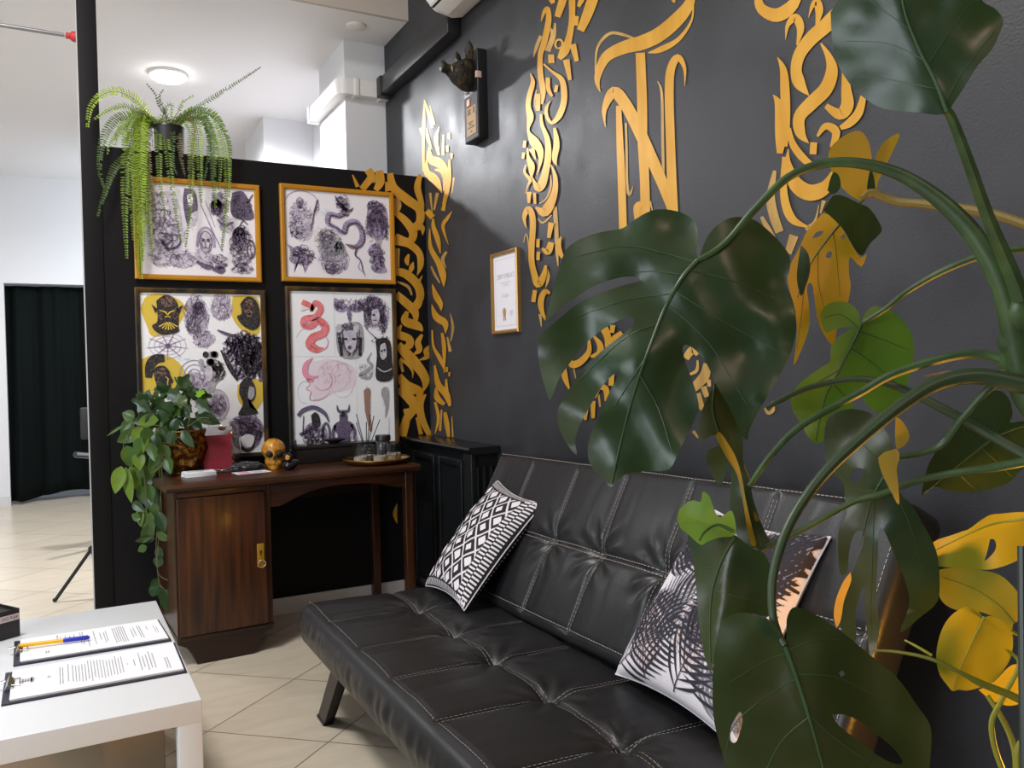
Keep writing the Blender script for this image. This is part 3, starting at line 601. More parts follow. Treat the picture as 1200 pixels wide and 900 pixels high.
def sheet_c(s):
    # yellow paper rounds first
    s.fill(YEL, [(.005, .1), (.06, .02), (.2, .01), (.33, .05), (.36, .12), (.3, .2), (.28, .24), (.1, .265), (.05, .2)])
    s.fill(YEL, [(.76, .01), (.92, .008), (.99, .05), (.99, .22), (.93, .26), (.82, .22), (.745, .13)])
    s.fill(YEL, [(.005, .40), (.12, .37), (.26, .4), (.35, .49), (.31, .56), (.2, .62), (.02, .64)])
    s.fill(YEL, [(.78, .57), (.86, .54), (.99, .545), (1.0, .67), (.9, .75), (.84, .72), (.78, .66)])
    # bald horned-eared heads on yellow
    s.fill(BLK, [(.13, .05), (.21, .012), (.29, .05), (.305, .12), (.3, .2), (.3, .235), (.2, .255), (.13, .24), (.09, .2), (.135, .17)]); s.fill(BLK, [(.14, .1), (.09, .07), (.12, .125)], False); s.fill(BLK, [(.29, .1), (.34, .07), (.31, .13)], False)
    q0 = len(s.b.v); s.scrib(BRN, (.215, .055), (.06, .035), 26, .008, .3, 1.4); s.line(YEL, [(.15, .105), (.2, .118), (.215, .135)], [.004, .012, .006]); s.line(YEL, [(.285, .105), (.235, .118), (.22, .135)], [.004, .012, .006]); s.line(YEL, [(.195, .15), (.215, .142), (.24, .15)], .008); s.scrib(BRN, (.16, .13), (.025, .04), 10, .006); s.scrib(BRN, (.28, .13), (.02, .04), 10, .006)
    for v in s.b.v[q0:]: v.y = s.y - .0054
    for i in range(7): s.line(YEL, [(.22, .175), (.145 + .025 * i, .205 + .02 * sin(pi * i / 6))], [.004, .011])
    for v in s.b.v[-7 * 10:]: v.y = s.y - .0055
    s.fill(BLK, [(.82, .06), (.88, .015), (.95, .03), (.985, .09), (.985, .19), (.92, .225), (.83, .19), (.79, .14), (.83, .12)]); q0 = len(s.b.v); s.scrib(BRN, (.895, .085), (.045, .055), 50, .010, .6)
    for v in s.b.v[q0:]: v.y = s.y - .0045
    s.disc(BLK, (.87, .085), (.018, .012), 12.6); s.disc(BLK, (.925, .08), (.018, .012), 12.6); s.line(BLK, [(.87, .125), (.91, .118)], .012)
    for v in s.b.v[-20:]: v.y = s.y - .0056
    # helmet with crest
    s.line(BLK, [(.05, .51), (.065, .44), (.11, .4), (.18, .395)], [.05, .075, .08, .06], 6); s.fill(BLK, [(.09, .47), (.12, .445), (.17, .44), (.21, .465), (.225, .50), (.245, .535), (.225, .55), (.23, .575), (.205, .60), (.16, .605), (.15, .64), (.06, .65), (.11, .57), (.10, .52)]); q0 = len(s.b.v); s.scrib(BRN, (.15, .48), (.05, .03), 26, .008, .4, .3); s.line(YEL, [(.18, .505), (.205, .52), (.2, .545), (.21, .59)], [.003, .010, .008, .003]); s.scrib(BRN, (.13, .56), (.03, .05), 16, .006)
    for v in s.b.v[q0:]: v.y = s.y - .0054
    bust(s, (.86, .62), 1.0)
    # web, pencil figures
    for i in range(9):
        a = i * 2 * pi / 9 + .2; s.line(VIO, [(.21, .32), (.21 + .17 * cos(a), .32 + .09 * sin(a))], [.012, .004])
    for q in (.4, .65, .9): s.ell(VIO, (.21, .32), (.165 * q, .085 * q), 0, 360, .0035)
    s.disc(PUR, (.21, .32), (.02, .014)); s.scrib(VIO, (.45, .14), (.11, .13), 150, .006); s.scrib(PUR, (.47, .1), (.05, .07), 40, .005); s.head(VIO, (.47, .1), (.05, .05), LGT); s.scrib(VIO, (.5, .28), (.1, .06), 60); s.scrib(PUR, (.42, .2), (.07, .06), 40)
    s.scrib(VIO, (.66, .08), (.1, .09), 90, .005); s.ell(VIO, (.65, .11), (.06, .05), 0, 360, .006); s.scrib(BLU, (.33, .405), (.06, .012), 10, .01); s.scrib(BRN, (.36, .1), (.03, .04), 14)
    for q in (1, .7, .4): s.ell(VIO, (.42, .5), (.12 * q, .09 * q), 150, 400, .007)
    s.scrib(VIO, (.44, .57), (.14, .1), 90); s.scrib(PUR, (.38, .54), (.05, .06), 30)
    # curly head in grey
    for i in range(16): s.disc(GRY if i % 2 else BLK, (.56 + .09 * cos(i * 1.7) * (i % 5) / 4, .42 + .05 * sin(i * 2.1)), (.025, .02))
    s.fill(GRY, [(.5, .45), (.58, .43), (.66, .46), (.66, .52), (.6, .56), (.58, .61), (.53, .6), (.54, .55)]); s.scrib(BLK, (.61, .48), (.07, .07), 50, .008); s.fill(LGT, [(.5, .46), (.56, .45), (.57, .52), (.52, .54)], lay=12.2)
    # large dark beast on the right with a white diagonal edge
    s.scrib(PUR, (.84, .34), (.18, .11), 200, .012); s.scrib(BLK, (.9, .4), (.1, .13), 110, .012); s.line(PUR, [(.62, .225), (.7, .25), (.78, .27), (.84, .33)], [.012, .03, .02, .01]); s.line(BLK, [(.645, .35), (.72, .46), (.78, .54)], [.012, .045, .02]); s.scrib(PUR, (.86, .47), (.14, .07), 110, .011)
    s.line(PUR, [(.98, .3), (.98, .55)], .03)
    # oval and roaring cat
    s.disc(LGT, (.6, .69), (.105, .1)); s.ell(VIO, (.6, .69), (.1, .095), 0, 360, .006); s.scrib(VIO, (.6, .69), (.085, .075), 130, .006); s.scrib(PUR, (.6, .7), (.05, .04), 40, .005)
    s.fill(VIO, [(.7, .79), (.8, .76), (.94, .78), (.99, .84), (.95, .95), (.84, .985), (.74, .95), (.7, .88)]); s.scrib(PUR, (.84, .86), (.15, .11), 190, .008); s.fill(PAP, [(.79, .9), (.85, .88), (.91, .9), (.89, .955), (.85, .965), (.81, .955)], lay=11.6); s.line(BLK, [(.79, .9), (.8, .96), (.85, .985), (.9, .96), (.91, .9)], .022)
    for q in (-1, 1): s.disc(BLK, (.85 + q * .065, .835), (.025, .01)); s.scrib(PAP, (.85 + q * .1, .9), (.03, .05), 12, .006, .3)
    s.fill(BLK, [(.83, .865), (.87, .865), (.85, .885)], False)
def sheet_d(s):
    s.line(LGT, [(0, .42), (.62, .425)], .003); s.line(LGT, [(.42, 0), (.42, .42)], .003); s.line(LGT, [(.62, .42), (.62, .99)], .003); s.fill(PKL, [(.15, .46), (.4, .44), (.6, .5), (.6, .62), (.4, .66), (.2, .7)], lay=.6); s.b.m[-28:] = [13] * 28
    sn = [(.115, .07), (.2, .1), (.2, .125), (.24, .075), (.29, .11), (.24, .165), (.14, .18), (.125, .215), (.19, .225), (.26, .19), (.325, .225), (.31, .27), (.21, .3), (.18, .345), (.24, .375), (.31, .37)]
    s.line(RED, sn, [.05, .05, .03, .05, .06, .06, .06, .06, .065, .07, .075, .075, .08, .085, .07, .015], 8)
    for i in range(60):
        t = 3 + i / 59 * (len(sn) - 5); k = int(t); f = t - k; x = sn[k][0] * (1 - f) + sn[k + 1][0] * f; y = sn[k][1] * (1 - f) + sn[k + 1][1] * f
        s.line(PNK, [(x - .025, y - .006), (x + .02, y + .012)], [.003, .006])
    s.ell(PNK, (.28, .33), (.07, .05), -40, 100, .008); s.line(PKL, [(.05, .3), (.1, .25), (.16, .23)], .006); s.fill(PAP, [(.1, .1), (.19, .11), (.1, .13)], False, 8.5)
    # moth
    for q in (-1, 1):
        s.fill(VIO, [(.56 + q * .02, .1), (.56 + q * .13, .04), (.56 + q * .14, .11), (.56 + q * .07, .135), (.56 + q * .02, .12)]); s.scrib(PUR, (.56 + q * .08, .09), (.06, .045), 40, .007); s.line(PUR, [(.56, .07), (.56 + q * .03, .045)], .005)
    s.fill(VIO, [(.54, .08), (.58, .08), (.59, .15), (.57, .22), (.545, .15)]); s.scrib(PUR, (.565, .13), (.025, .07), 30, .006); s.disc(LGT, (.56, .085), (.015, .014), 11)
    # woman with curls
    s.scrib(PUR, (.8, .09), (.12, .07), 130, .008); s.scrib(VIO, (.84, .14), (.14, .11), 130, .008); s.scrib(PUR, (.9, .2), (.05, .08), 60, .009); s.scrib(PUR, (.74, .18), (.04, .07), 40, .008); s.fill(LGT, [(.79, .12), (.85, .11), (.87, .16), (.84, .21), (.79, .19)], lay=11); s.disc(BLK, (.81, .15), (.015, .007), 12); s.line(BLK, [(.8, .185), (.84, .185)], .008); s.line(PUR, [(.74, .25), (.82, .3), (.88, .33)], [.004, .01, .004])
    # horned face
    s.fill(GRY, [(.43, .23), (.56, .2), (.69, .22), (.68, .42), (.46, .42)]); s.scrib(PUR, (.56, .31), (.12, .11), 120, .009); s.fill(LGT, [(.5, .26), (.62, .26), (.62, .36), (.57, .4), (.52, .36)], lay=11); s.disc(LGT, (.46, .24), (.03, .028), 11.2); s.disc(LGT, (.63, .24), (.03, .028), 11.2); s.disc(BLK, (.52, .31), (.024, .008), 12); s.disc(BLK, (.605, .31), (.024, .008), 12); s.disc(PUR, (.56, .365), (.02, .014), 12)
    s.line(BLK, [(.46, .3), (.48, .42)], .03); s.line(BLK, [(.67, .3), (.66, .42)], .03)
    # hooded dark face
    s.fill(BLK, [(.82, .32), (.9, .3), (.97, .33), (.985, .45), (.98, .58), (.82, .58), (.83, .42)]); s.fill(LGT, [(.87, .35), (.92, .34), (.93, .42), (.89, .45), (.86, .41)], lay=12.3); s.disc(BLK, (.88, .39), (.013, .007), 12.8); s.disc(BLK, (.91, .385), (.012, .007), 12.8); s.scrib(PUR, (.88, .32), (.1, .03), 40, .009); s.line(LGT, [(.83, .5), (.9, .53), (.98, .51)], .01)
    for v in s.b.v[-22:]: v.y = s.y - .0058
    s.line(GRY, [(.78, .4), (.74, .45), (.78, .49), (.7, .53), (.66, .55), (.74, .57), (.78, .53)], [.006, .025, .03, .035, .035, .03, .02], 8); s.scrib(LGT, (.72, .53), (.09, .06), 50)
    # pink profile
    s.line(PNK, [(.2, .43), (.14, .47), (.125, .52), (.16, .555), (.25, .55)], [.006, .05, .055, .045, .01]); s.line(PNK, [(.14, .56), (.165, .6), (.13, .625), (.165, .64), (.175, .655), (.165, .67), (.17, .7), (.28, .695), (.36, .65)], [.005, .006, .007, .009, .011, .008, .008, .007, .002]); s.disc(PNK, (.17, .575), (.035, .01)); s.ell(PNK, (.29, .58), (.09, .06), -60, 150, .005); s.ell(PKL, (.12, .65), (.07, .07), 80, 300, .006); s.ell(PKL, (.4, .55), (.16, .1), 0, 360, .005); s.ell(PKL, (.48, .58), (.12, .11), 0, 300, .005); s.scrib(PKL, (.42, .54), (.17, .1), 50, .005)
    # two warriors
    s.line(PUR, [(.05, .8), (.1, .765), (.2, .75), (.3, .79), (.34, .85)], [.035, .04, .04, .035, .01], 6); s.fill(LGT, [(.13, .86), (.2, .84), (.29, .87), (.3, .97), (.28, .995), (.14, .995), (.12, .92)]); s.scrib(VIO, (.2, .92), (.1, .08), 50, .008); s.fill(BLK, [(.17, .8), (.21, .78), (.25, .81), (.25, .87), (.19, .88)]); s.scrib(PUR, (.2, .93), (.12, .08), 120, .008); s.scrib(PAP, (.21, .93), (.07, .05), 30, .006); s.line(PUR, [(.1, .8), (.09, .9)], .01); s.line(PUR, [(.06, .92), (.14, .9)], .03); s.ell(PUR, (.31, .93), (.035, .075), 0, 360, .022)
    s.fill(PUR, [(.44, .81), (.48, .785), (.52, .81), (.52, .845), (.56, .86), (.575, .9), (.54, .93), (.53, .995), (.43, .995), (.42, .93), (.385, .9), (.40, .86), (.44, .845)]); s.scrib(LGT, (.48, .89), (.045, .04), 20, .006); s.disc(BLK, (.48, .81), (.022, .014)); s.line(PUR, [(.40, .87), (.375, .92), (.39, .97)], [.03, .028, .016]); s.line(PUR, [(.56, .87), (.59, .92), (.575, .97)], [.03, .028, .016]); s.line(PUR, [(.42, .74), (.435, .78), (.48, .785), (.53, .78), (.54, .74)], [.006, .026, .03, .026, .006]); s.scrib(VIO, (.49, .92), (.09, .08), 60, .008); s.line(VIO, [(.385, .9), (.37, .98)], .03); s.line(VIO, [(.585, .9), (.6, .98)], .03)
    # two sleeves
    s.fill(BRN, [(.69, .65), (.735, .635), (.76, .66), (.75, .73), (.74, .82), (.765, .9), (.745, .93), (.715, .85), (.695, .76)]); s.scrib(GRY, (.725, .74), (.035, .12), 40, .006)
    s.fill(GRY, [(.87, .645), (.91, .63), (.945, .655), (.945, .74), (.93, .8), (.9, .84), (.905, .76), (.87, .69)]); s.scrib(LGT, (.915, .71), (.035, .09), 30, .006); s.line(LGT, [(.94, .84), (.935, .98)], .008)
frame(((154.3, 206), (306, 331.3)), 'ochre framed sheet of dark ink sketches behind the hanging fern', M_FRAMEGOLD, .024, sheet_a)
frame(((326.5, 215.4), (462.5, 333.8)), 'ochre framed sheet with a coiled dragon and a woman in headdress', M_FRAMEGOLD, .024, sheet_b)
frame(((157, 337), (315, 534)), 'dark worn frame with four heads on yellow paper rounds', M_FRAMEDARK, .022, sheet_c)
frame(((333.3, 335.5), (467, 521)), 'dark worn frame with a red snake and a pink profile drawing', M_FRAMEDARK, .022, sheet_d)
# ------------------------------------------------------------------ certificate
cA, cB = at_x(575.3, 298.7, W - .012), at_x(608.5, 388.9, W - .012)
y1, y0, z1, z0 = cA.y, cB.y, cA.z, cB.z
t = thing('certificate', 'small gold framed certificate on the black wall', 'certificate', (W, (y0 + y1) / 2, (z0 + z1) / 2))
b = MB(); bw = .017; prof = [(0, 0), (0, .016), (bw * .3, .02), (bw * .8, .016), (bw, .008), (bw, 0)]
rings = [[b.av((W - x_, cy + dy * w_, cz + dz * w_)) for w_, x_ in prof] for (cy, cz), (dy, dz) in zip([(y0, z0), (y1, z0), (y1, z1), (y0, z1)], [(1, 1), (-1, 1), (-1, -1), (1, -1)])]
for i in range(4):
    for j in range(len(prof) - 1): b.af((rings[i][j], rings[i][j + 1], rings[(i + 1) % 4][j + 1], rings[(i + 1) % 4][j]))
b.build('frame', mat('brushed_gold_frame', (.42, .24, .07), .35, metal=.6), t, angle=25)
b = MB(); b.box((W - .008, y0 + bw - .001, z0 + bw - .001), (W - .001, y1 - bw + .001, z1 - bw + .001))
def cmp_(lay): return lambda u, v: Vector((W - .0084 - .0003 * lay, y1 - bw - u * (y1 - y0 - 2 * bw), z1 - bw - v * (z1 - z0 - 2 * bw)))
b.mi = 1
for v, u0, u1, hh in ((.365, .3, .72, .008), (.385, .38, .64, .008), (.41, .4, .66, .008), (.53, .38, .62, .01), (.55, .3, .7, .004), (.56, .42, .6, .01), (.8, .18, .34, .004), (.76, .66, .82, .01), (.78, .68, .8, .01), (.8, .66, .82, .012), (.82, .7, .78, .01)):
    b.ribbon([(u0, v), (u1, v)], hh, cmp_(1), 1)
for r in ((.07, .05, .93, .05), (.07, .95, .93, .95), (.07, .05, .07, .95), (.93, .05, .93, .95)): b.ribbon([r[:2], r[2:]], .006, cmp_(1), 1)
b.mi = 2; q = cmp_(2); b.blob([(.44 + .075 * cos(a), .76 + .055 * sin(a)) for a in [2 * pi * i / 16 for i in range(16)]], q); b.ribbon([(.42, .8), (.40, .88)], .04, q, 1); b.ribbon([(.46, .8), (.49, .88)], .04, q, 1)
b.build('document', [M_PAPER, M_INKL, mat('copper_seal_print', (.5, .27, .12), .5)], t, smooth=False)
def text(parent, name, body, size, loc, rot, m, ext=.0003, align='CENTER', sx=1.0):
    c = bpy.data.curves.new(name, 'FONT'); c.body = body; c.size = size; c.extrude = ext; c.align_x = align; c.align_y = 'CENTER'
    o = bpy.data.objects.new(name, c); COL.objects.link(o); dg = bpy.context.evaluated_depsgraph_get()
    me = bpy.data.meshes.new_from_object(o.evaluated_get(dg)); bpy.data.objects.remove(o); bpy.data.curves.remove(c)
    me.materials.clear(); me.materials.append(m); o = bpy.data.objects.new(name, me); COL.objects.link(o)
    M_ = Matrix.Translation(Vector(loc)) @ rot.to_4x4() @ Matrix.Diagonal((sx, 1, 1, 1)); off = OFF[parent.name] if parent else Vector((0, 0, 0))
    me.transform(Matrix.Translation(-off) @ M_)
    if parent: o.parent = parent; OFF[o.name] = off
    return o
# text facing -x, reading towards -y
ROT_X = Matrix(((0, 0, -1), (-1, 0, 0), (0, 1, 0)))
cc = cmp_(1.5)(.5, .285); text(t, 'title_lettering', 'CERTYFIKAT', .030, cc, ROT_X, M_INKL)
# ------------------------------------------------------------------ boar head trophy
T0 = Vector((W, 3.42, 2.48))
t = thing('boar_head_trophy', 'dark boar head trophy on a narrow black board with brass plate', 'trophy', T0)
ya, yb = 3.375, 3.525; za, zb = 2.262, 2.665
b = MB(); b.box((W - .05, ya, za), (W, yb, zb), .004); b.build('board', mat('black_lacquer_board', (.012, .012, .013), .3), t)
b = MB(); b.box((W - .0515, ya + .006, za + .006), (W - .0495, yb - .006, za + .21)); b.build('board_face', mat('grey_sheen_face', (.09, .09, .10), .65, spec=.2), t)
pm = lambda lay: (lambda u, v: Vector((W - .0535 - .0003 * lay, yb - .03 - u * .10, za + .155 - v * .13)))
b = MB(); b.box((W - .0535, yb - .13, za + .025), (W - .0512, yb - .03, za + .155)); b.mi = 1
for v, u0, u1 in ((.1, .12, .5), (.17, .12, .45), (.24, .12, .5), (.55, .2, .7), (.63, .3, .62), (.73, .15, .85), (.88, .4, .6)): b.ribbon([(u0, v), (u1, v)], .045, pm(1), 1)
b.ribbon([(.8, .06), (.8, .28)], .12, pm(1), 1)
b.build('name_plate', [mat('brass_plate', (.36, .21, .08), .6, spec=.2), M_INKK], t, smooth=False)
b = MB(); b.box((W - .056, 3.455, za + .163), (W - .0505, 3.485, za + .195), .002); b.build('small_badge', mat('orange_badge', (.65, .28, .10), .5), t)
b = MB(); b.box((W - .058, ya - .003, zb - .135), (W - .03, ya + .01, zb - .105), .002); tag(b.build('tag', mat('pale_tag', (.6, .42, .36), .5), t), 'small pale tag')
M_BOAR = mat('dark_bronze_boar', (.022, .021, .02), .42, metal=.35, col2=(.10, .075, .035), scale=22, lo=.5, hi=.75, bump=.5, bscale=60)
hc = Vector((W - .05, 3.45, 2.56)); BS = .64
def boar(b):
    # cross-sections from neck to snout: (out, height, half width, half height)
    sec = [(0, .02, .075, .115), (.03, .02, .085, .12), (.07, .008, .088, .108), (.11, -.002, .078, .09), (.14, -.010, .06, .068), (.165, -.008, .045, .048), (.19, 0, .036, .039), (.215, .006, .033, .036), (.228, .008, .038, .042), (.24, .009, .038, .042), (.246, .009, .030, .034)]
    n = 18; pr = None
    for o_, h_, hw, hh in sec:
        row = []
        for j in range(n):
            a = 2 * pi * j / n; q = 1 + .06 * sin(5 * a + o_ * 40)
            row.append(b.av(hc + BS * Vector((-o_, hw * cos(a) * q - .14 * o_, h_ + hh * sin(a) * q + .15 * o_ - .02))))
        if pr:
            for j in range(n): b.af((pr[j], pr[(j + 1) % n], row[(j + 1) % n], row[j]))
        pr = row
    b.af(pr)
b = MB(); boar(b); hd = b.build('head', M_BOAR, t, angle=80)
for sgn in (-1, 1):
    base = hc + BS * Vector((-.035, sgn * .06, .10)); tip = base + BS * Vector((-.02, sgn * .05, .105)); b = MB()
    b.tube([base, base.lerp(tip, .35) + Vector((-.006, sgn * .008, 0)), base.lerp(tip, .75), tip], [.018, .024, .016, .002], 12, flat=.4); b.build('ear', M_BOAR, hd, angle=80)
    b = MB(); p0 = hc + BS * Vector((-.17, sgn * .042 - .025, -.01)); b.tube([p0, p0 + BS * Vector((-.01, sgn * .012, .010)), p0 + BS * Vector((-.012, sgn * .015, .035))], [.004, .0035, .0006], 8); tag(b.build('tusk', mat('ivory_tusk', (.45, .38, .25), .4), hd), 'pale tusk')
    b = MB(); b.ball(hc + BS * Vector((-.10, sgn * .07 - .012, .045)), .007, 10, 6); b.build('eye', M_BLACKPL, hd)
    b = MB(); b.ball(hc + BS * Vector((-.2465, sgn * .014 - .034, .028)), (.002, .005, .007), 8, 6); b.build('nostril', M_BLACKPL, hd)
b = MB()
for i in range(26):
    y_ = yb - .02 - R.random() * .11; z_ = za + .215 + R.random() * .05; p0 = Vector((W - .052, y_, z_)); b.tube([p0, p0 + Vector((-.006, R.uniform(-.015, .015), R.uniform(-.02, .02)))], .0016, 5)
b.build('bristles', M_BLACKPL, t)
# ------------------------------------------------------------------ wooden desk
def wood(name, c1, c2, sc=3.0, st=(14, 14, .8), rough=.36, coat=.12):
    return mat(name, c1, rough, col2=c2, scale=sc, stretch=st, lo=.32, hi=.68, detail=6, bump=.05, coat=coat)
M_WOODV = wood('dark_walnut_upright_grain', (.015, .0048, .0018), (.082, .024, .0062))
M_WOODH = wood('dark_walnut_long_grain', (.018, .0056, .002), (.070, .021, .0058), st=(.8, 14, 14))
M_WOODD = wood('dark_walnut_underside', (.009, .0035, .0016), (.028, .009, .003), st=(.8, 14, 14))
DM = Matrix.Translation((.318, 3.582, 0)) @ Matrix.Rotation(radians(3.2), 4, 'Z'); DH = .76
desk = thing('writing_desk', 'dark walnut desk with one cupboard door against the black partition', 'desk', DM.translation)
def dpart(name, m, fn, parent=None, **k):
    b = MB(); b.xf = DM; fn(b); return b.build(name, m, parent or desk, **k)
LW, DD = 1.125, .52
def top(b):
    prof = [(0, .728), (-.012, .733), (-.016, .744), (-.012, .755), (-.004, .76), (DD, .76), (DD, .728)]
    b.prism(prof, 0, 0, LW)
dpart('desk_top', M_WOODH, top, angle=30)
cx0, cx1 = .035, .425
def carc(b):
    b.box((cx0, .03, .115), (cx0 + .02, DD - .01, .728)); b.box((cx1 - .022, .03, .115), (cx1, DD - .01, .728)); b.box((cx0 + .02, DD - .025, .115), (cx1 - .022, DD - .01, .728)); b.box((cx0 + .02, .03, .115), (cx1 - .022, DD - .025, .135))
    b.box((cx0 + .02, .03, .700), (cx1 - .022, DD - .025, .728))
dpart('cupboard', M_WOODV, carc)
door = dpart('door', M_WOODV, lambda b: b.box((cx0 + .008, .016, .128), (cx1 - .025, .034, .698), .003))
lp = dpart('lock_plate', mat('ochre_brass_plate', (.45, .24, .02), .35, metal=.4), lambda b: b.box((cx1 - .065, .012, .375), (cx1 - .035, .017, .475), .0015), door)
def keyhole(b): b.lathe([(.0001, .0112), (.005, .0113), (.005, .0125)], (cx1 - .05, 0, .440), 12, 1); b.box((cx1 - .052, .0112, .425), (cx1 - .048, .0125, .44))
dpart('keyhole', M_BLACKPL, keyhole, door)
def ringp(b): b.tube([(cx1 - .047 + .016 * cos(a), .009 - .002 * sin(a), .388 + .016 * sin(a)) for a in [2 * pi * i / 20 for i in range(21)]], .0022, 8)
tag(dpart('ring_pull', mat('pale_ring', (.75, .62, .45), .2, metal=.8), ringp, door), 'pale ring pull')
def drawline(b): b.box((cx0 + .012, .022, .700), (cx1 - .02, .032, .727), .002)
dpart('top_rail', M_WOODH, drawline)
def plinth(b):
    poly = [(cx0 - .002, .115), (cx0, .095), (cx0 + .03, .08), (cx0 + .055, .05), (cx0 + .075, 0), (cx1 - .085, 0), (cx1 - .06, .05), (cx1 - .035, .085), (cx1 - .0, .098), (cx1 + .004, .115)]
    b.prism(poly, 1, .035, .06); b.box((cx0 + .075, .06, 0), (cx1 - .085, DD - .05, .11)); b.box((cx0 - .004, .024, .108), (cx1 + .004, DD - .01, .124), .003)
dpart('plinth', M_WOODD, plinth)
def apron(b):
    x0, x1 = cx1 + .002, 1.065; pts = [(x0, .728), (x1, .728), (x1, .655)]
    for i in range(0, 17):
        u = 1 - i / 16; x = x0 + (x1 - x0) * u
        z = .625 + .067 * (1 - abs(2 * min(max((u - .08) / .92, 0), 1) - 1.0) ** 2.6) if u > .08 else .625 - .0
        if u > .9: z = max(z, .655)
        pts.append((x, z))
    b.prism(pts, 1, .03, .048)
dpart('apron', M_WOODH, apron)
def leg(y, x=1.062): return lambda b: b.box((x, y, 0), (x + .042, y + .042, .728), .004)
dpart('leg', M_WOODV, leg(.028)); dpart('leg', M_WOODV, leg(DD - .06))
dpart('side_rail', M_WOODH, lambda b: b.box((1.075, .068, .65), (1.095, DD - .058, .728)))
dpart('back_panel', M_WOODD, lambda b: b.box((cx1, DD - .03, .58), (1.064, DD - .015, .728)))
# ------------------------------------------------------------------ black panelled cabinet by the wall
M_CAB = mat('black_cabinet_lacquer', (.008, .009, .010), .32, spec=.45)
cab = thing('panelled_cabinet', 'low black panelled cabinet between the desk and the sofa', 'cabinet', (1.64, 3.75, 0))
X0, Y0, Y1, HZ = 1.575, 3.345, 4.148, .852
b = MB(); b.box((X0 + .015, Y0 + .01, 0), (W - .002, Y1, HZ - .03)); b.build('body', M_CAB, cab)
b = MB(); b.prism([(X0 - .025, HZ - .012), (X0 - .022, HZ - .003), (X0 - .012, HZ), (W - .002, HZ), (W - .002, HZ - .032), (X0 - .008, HZ - .032), (X0 - .018, HZ - .022)], 1, Y0 - .022, Y1); b.build('cabinet_top', mat('black_cabinet_top', (.010, .0105, .012), .25), cab, angle=30)
for ya_, yb_ in ((3.47, 3.76), (3.80, 4.09)):
    b = MB()
    for q in (((ya_, .10), (ya_ + .03, .78)), ((yb_ - .03, .10), (yb_, .78)), ((ya_ + .03, .10), (yb_ - .03, .13)), ((ya_ + .03, .75), (yb_ - .03, .78))): b.box((X0 + .002, q[0][0], q[0][1]), (X0 + .016, q[1][0], q[1][1]), .003)
    b.build('door_panel', M_CAB, cab)
b = MB(); b.box((X0 - .004, Y0, 0), (X0 + .02, Y0 + .085, HZ - .03), .003)
for i in range(3): b.tube([(X0 - .004, Y0 + .02 + .023 * i, .08), (X0 - .004, Y0 + .02 + .023 * i, .76)], .008, 8)
for i in range(3): b.tube([(X0 + .03 + .035 * i, Y0 + .008, .08), (X0 + .03 + .035 * i, Y0 + .008, .76)], .010, 8)
b.build('pilaster', M_CAB, cab)
b = MB(); b.box((X0 - .008, Y0 - .006, 0), (W - .002, Y1, .07), .004); b.build('base_moulding', M_CAB, cab)
# ------------------------------------------------------------------ things on the desk
DZ = DH + .0008
def card_stack():
    for i in range(6):
        c = Vector((.478, 3.835, DZ + .0035 * i)); a = radians(R.uniform(-7, 7) + 6); b = MB(); b.xf = Matrix.Translation(c) @ Matrix.Rotation(a, 4, 'Z')
        b.box((-.065, -.038, 0), (.065, .038, .0032), 0); b.mi = 1
        if i == 5: b.box((-.05, -.02, .0032), (.02, -.008, .0034)); b.box((-.05, .005, .0032), (.045, .02, .0034))
        single(b, 'printed_card', [M_PAPER2, M_INKG], 'white printed card in the little stack beside the gold pot', 'card', c, 'stacked cards on the desk')
card_stack()
c = Vector((.70, 3.815, DZ)); b = MB(); b.xf = Matrix.Translation(c) @ Matrix.Rotation(radians(8), 4, 'Z'); b.box((-.075, -.045, 0), (.075, .045, .0012)); b.mi = 1; b.box((-.06, -.035, .0012), (-.01, .03, .0015)); b.mi = 2; b.box((.0, -.03, .0012), (.06, -.012, .0015)); b.box((.0, 0, .0012), (.05, .02, .0015))
single(b, 'flyer', [M_PAPER2, M_PINK, M_INKG], 'white flyer lying on the desk in front of the black cloth', 'flyer', c)
c = Vector((.70, 3.905, DZ)); b = MB()
def lump(p, d): return p * (1 + .35 * noise.noise(d * 2.6) + .12 * noise.noise(d * 7))
b.ball(c + Vector((0, 0, .017)), (.070, .040, .022), 40, 20, lump); v0 = len(b.v)
for v in b.v:
    v.z = max(v.z, DZ)
single(b, 'black_cloth', mat('shiny_black_cloth', (.010, .008, .012), .3, sheen=.3), 'crumpled shiny black cloth lying behind the flyer', 'cloth', c, angle=80)
# red card in a clear stand
t = thing('card_holder', 'clear acrylic stand holding a dark red card beside the gold pot', 'card holder', (.575, 3.935, DZ))
M_ACR = glass_mat('clear_acrylic')
b = MB(); b.xf = Matrix.Translation((.575, 3.935, DZ)) @ Matrix.Rotation(radians(-2), 4, 'X'); b.box((-.07, -.002, .004), (.066, .0015, .205), .001); b.build('front_sheet', M_ACR, t)
b = MB(); b.xf = Matrix.Translation((.575, 3.935, DZ)); b.box((-.07, -.045, 0), (.066, .006, .004), .001); b.build('foot_plate', M_ACR, t)
b = MB(); b.xf = Matrix.Translation((.575, 3.935, DZ)) @ Matrix.Rotation(radians(-2), 4, 'X'); b.box((-.062, -.0048, .012), (.06, -.0032, .168)); b.mi = 1
for i in range(9): b.box((-.045, -.0052, .145 - .011 * i), (-.045 + R.uniform(.05, .09), -.0048, .148 - .011 * i))
b.build('red_card', [mat('dark_red_card', (.22, .014, .030), .5), mat('dark_red_print', (.13, .012, .02), .6)], t)
t = thing('glass_jar', 'clear glass bell jar with copper beads behind the red card', 'jar', (.62, 4.047, DZ))
b = MB(); b.lathe([(.070, .006), (.074, .02), (.074, .17), (.067, .205), (.045, .228), (.014, .236), (.0001, .237)], (.62, 4.047, DZ), 28); solidify(b.build('bell', M_GLASS, t, angle=80), .0025)
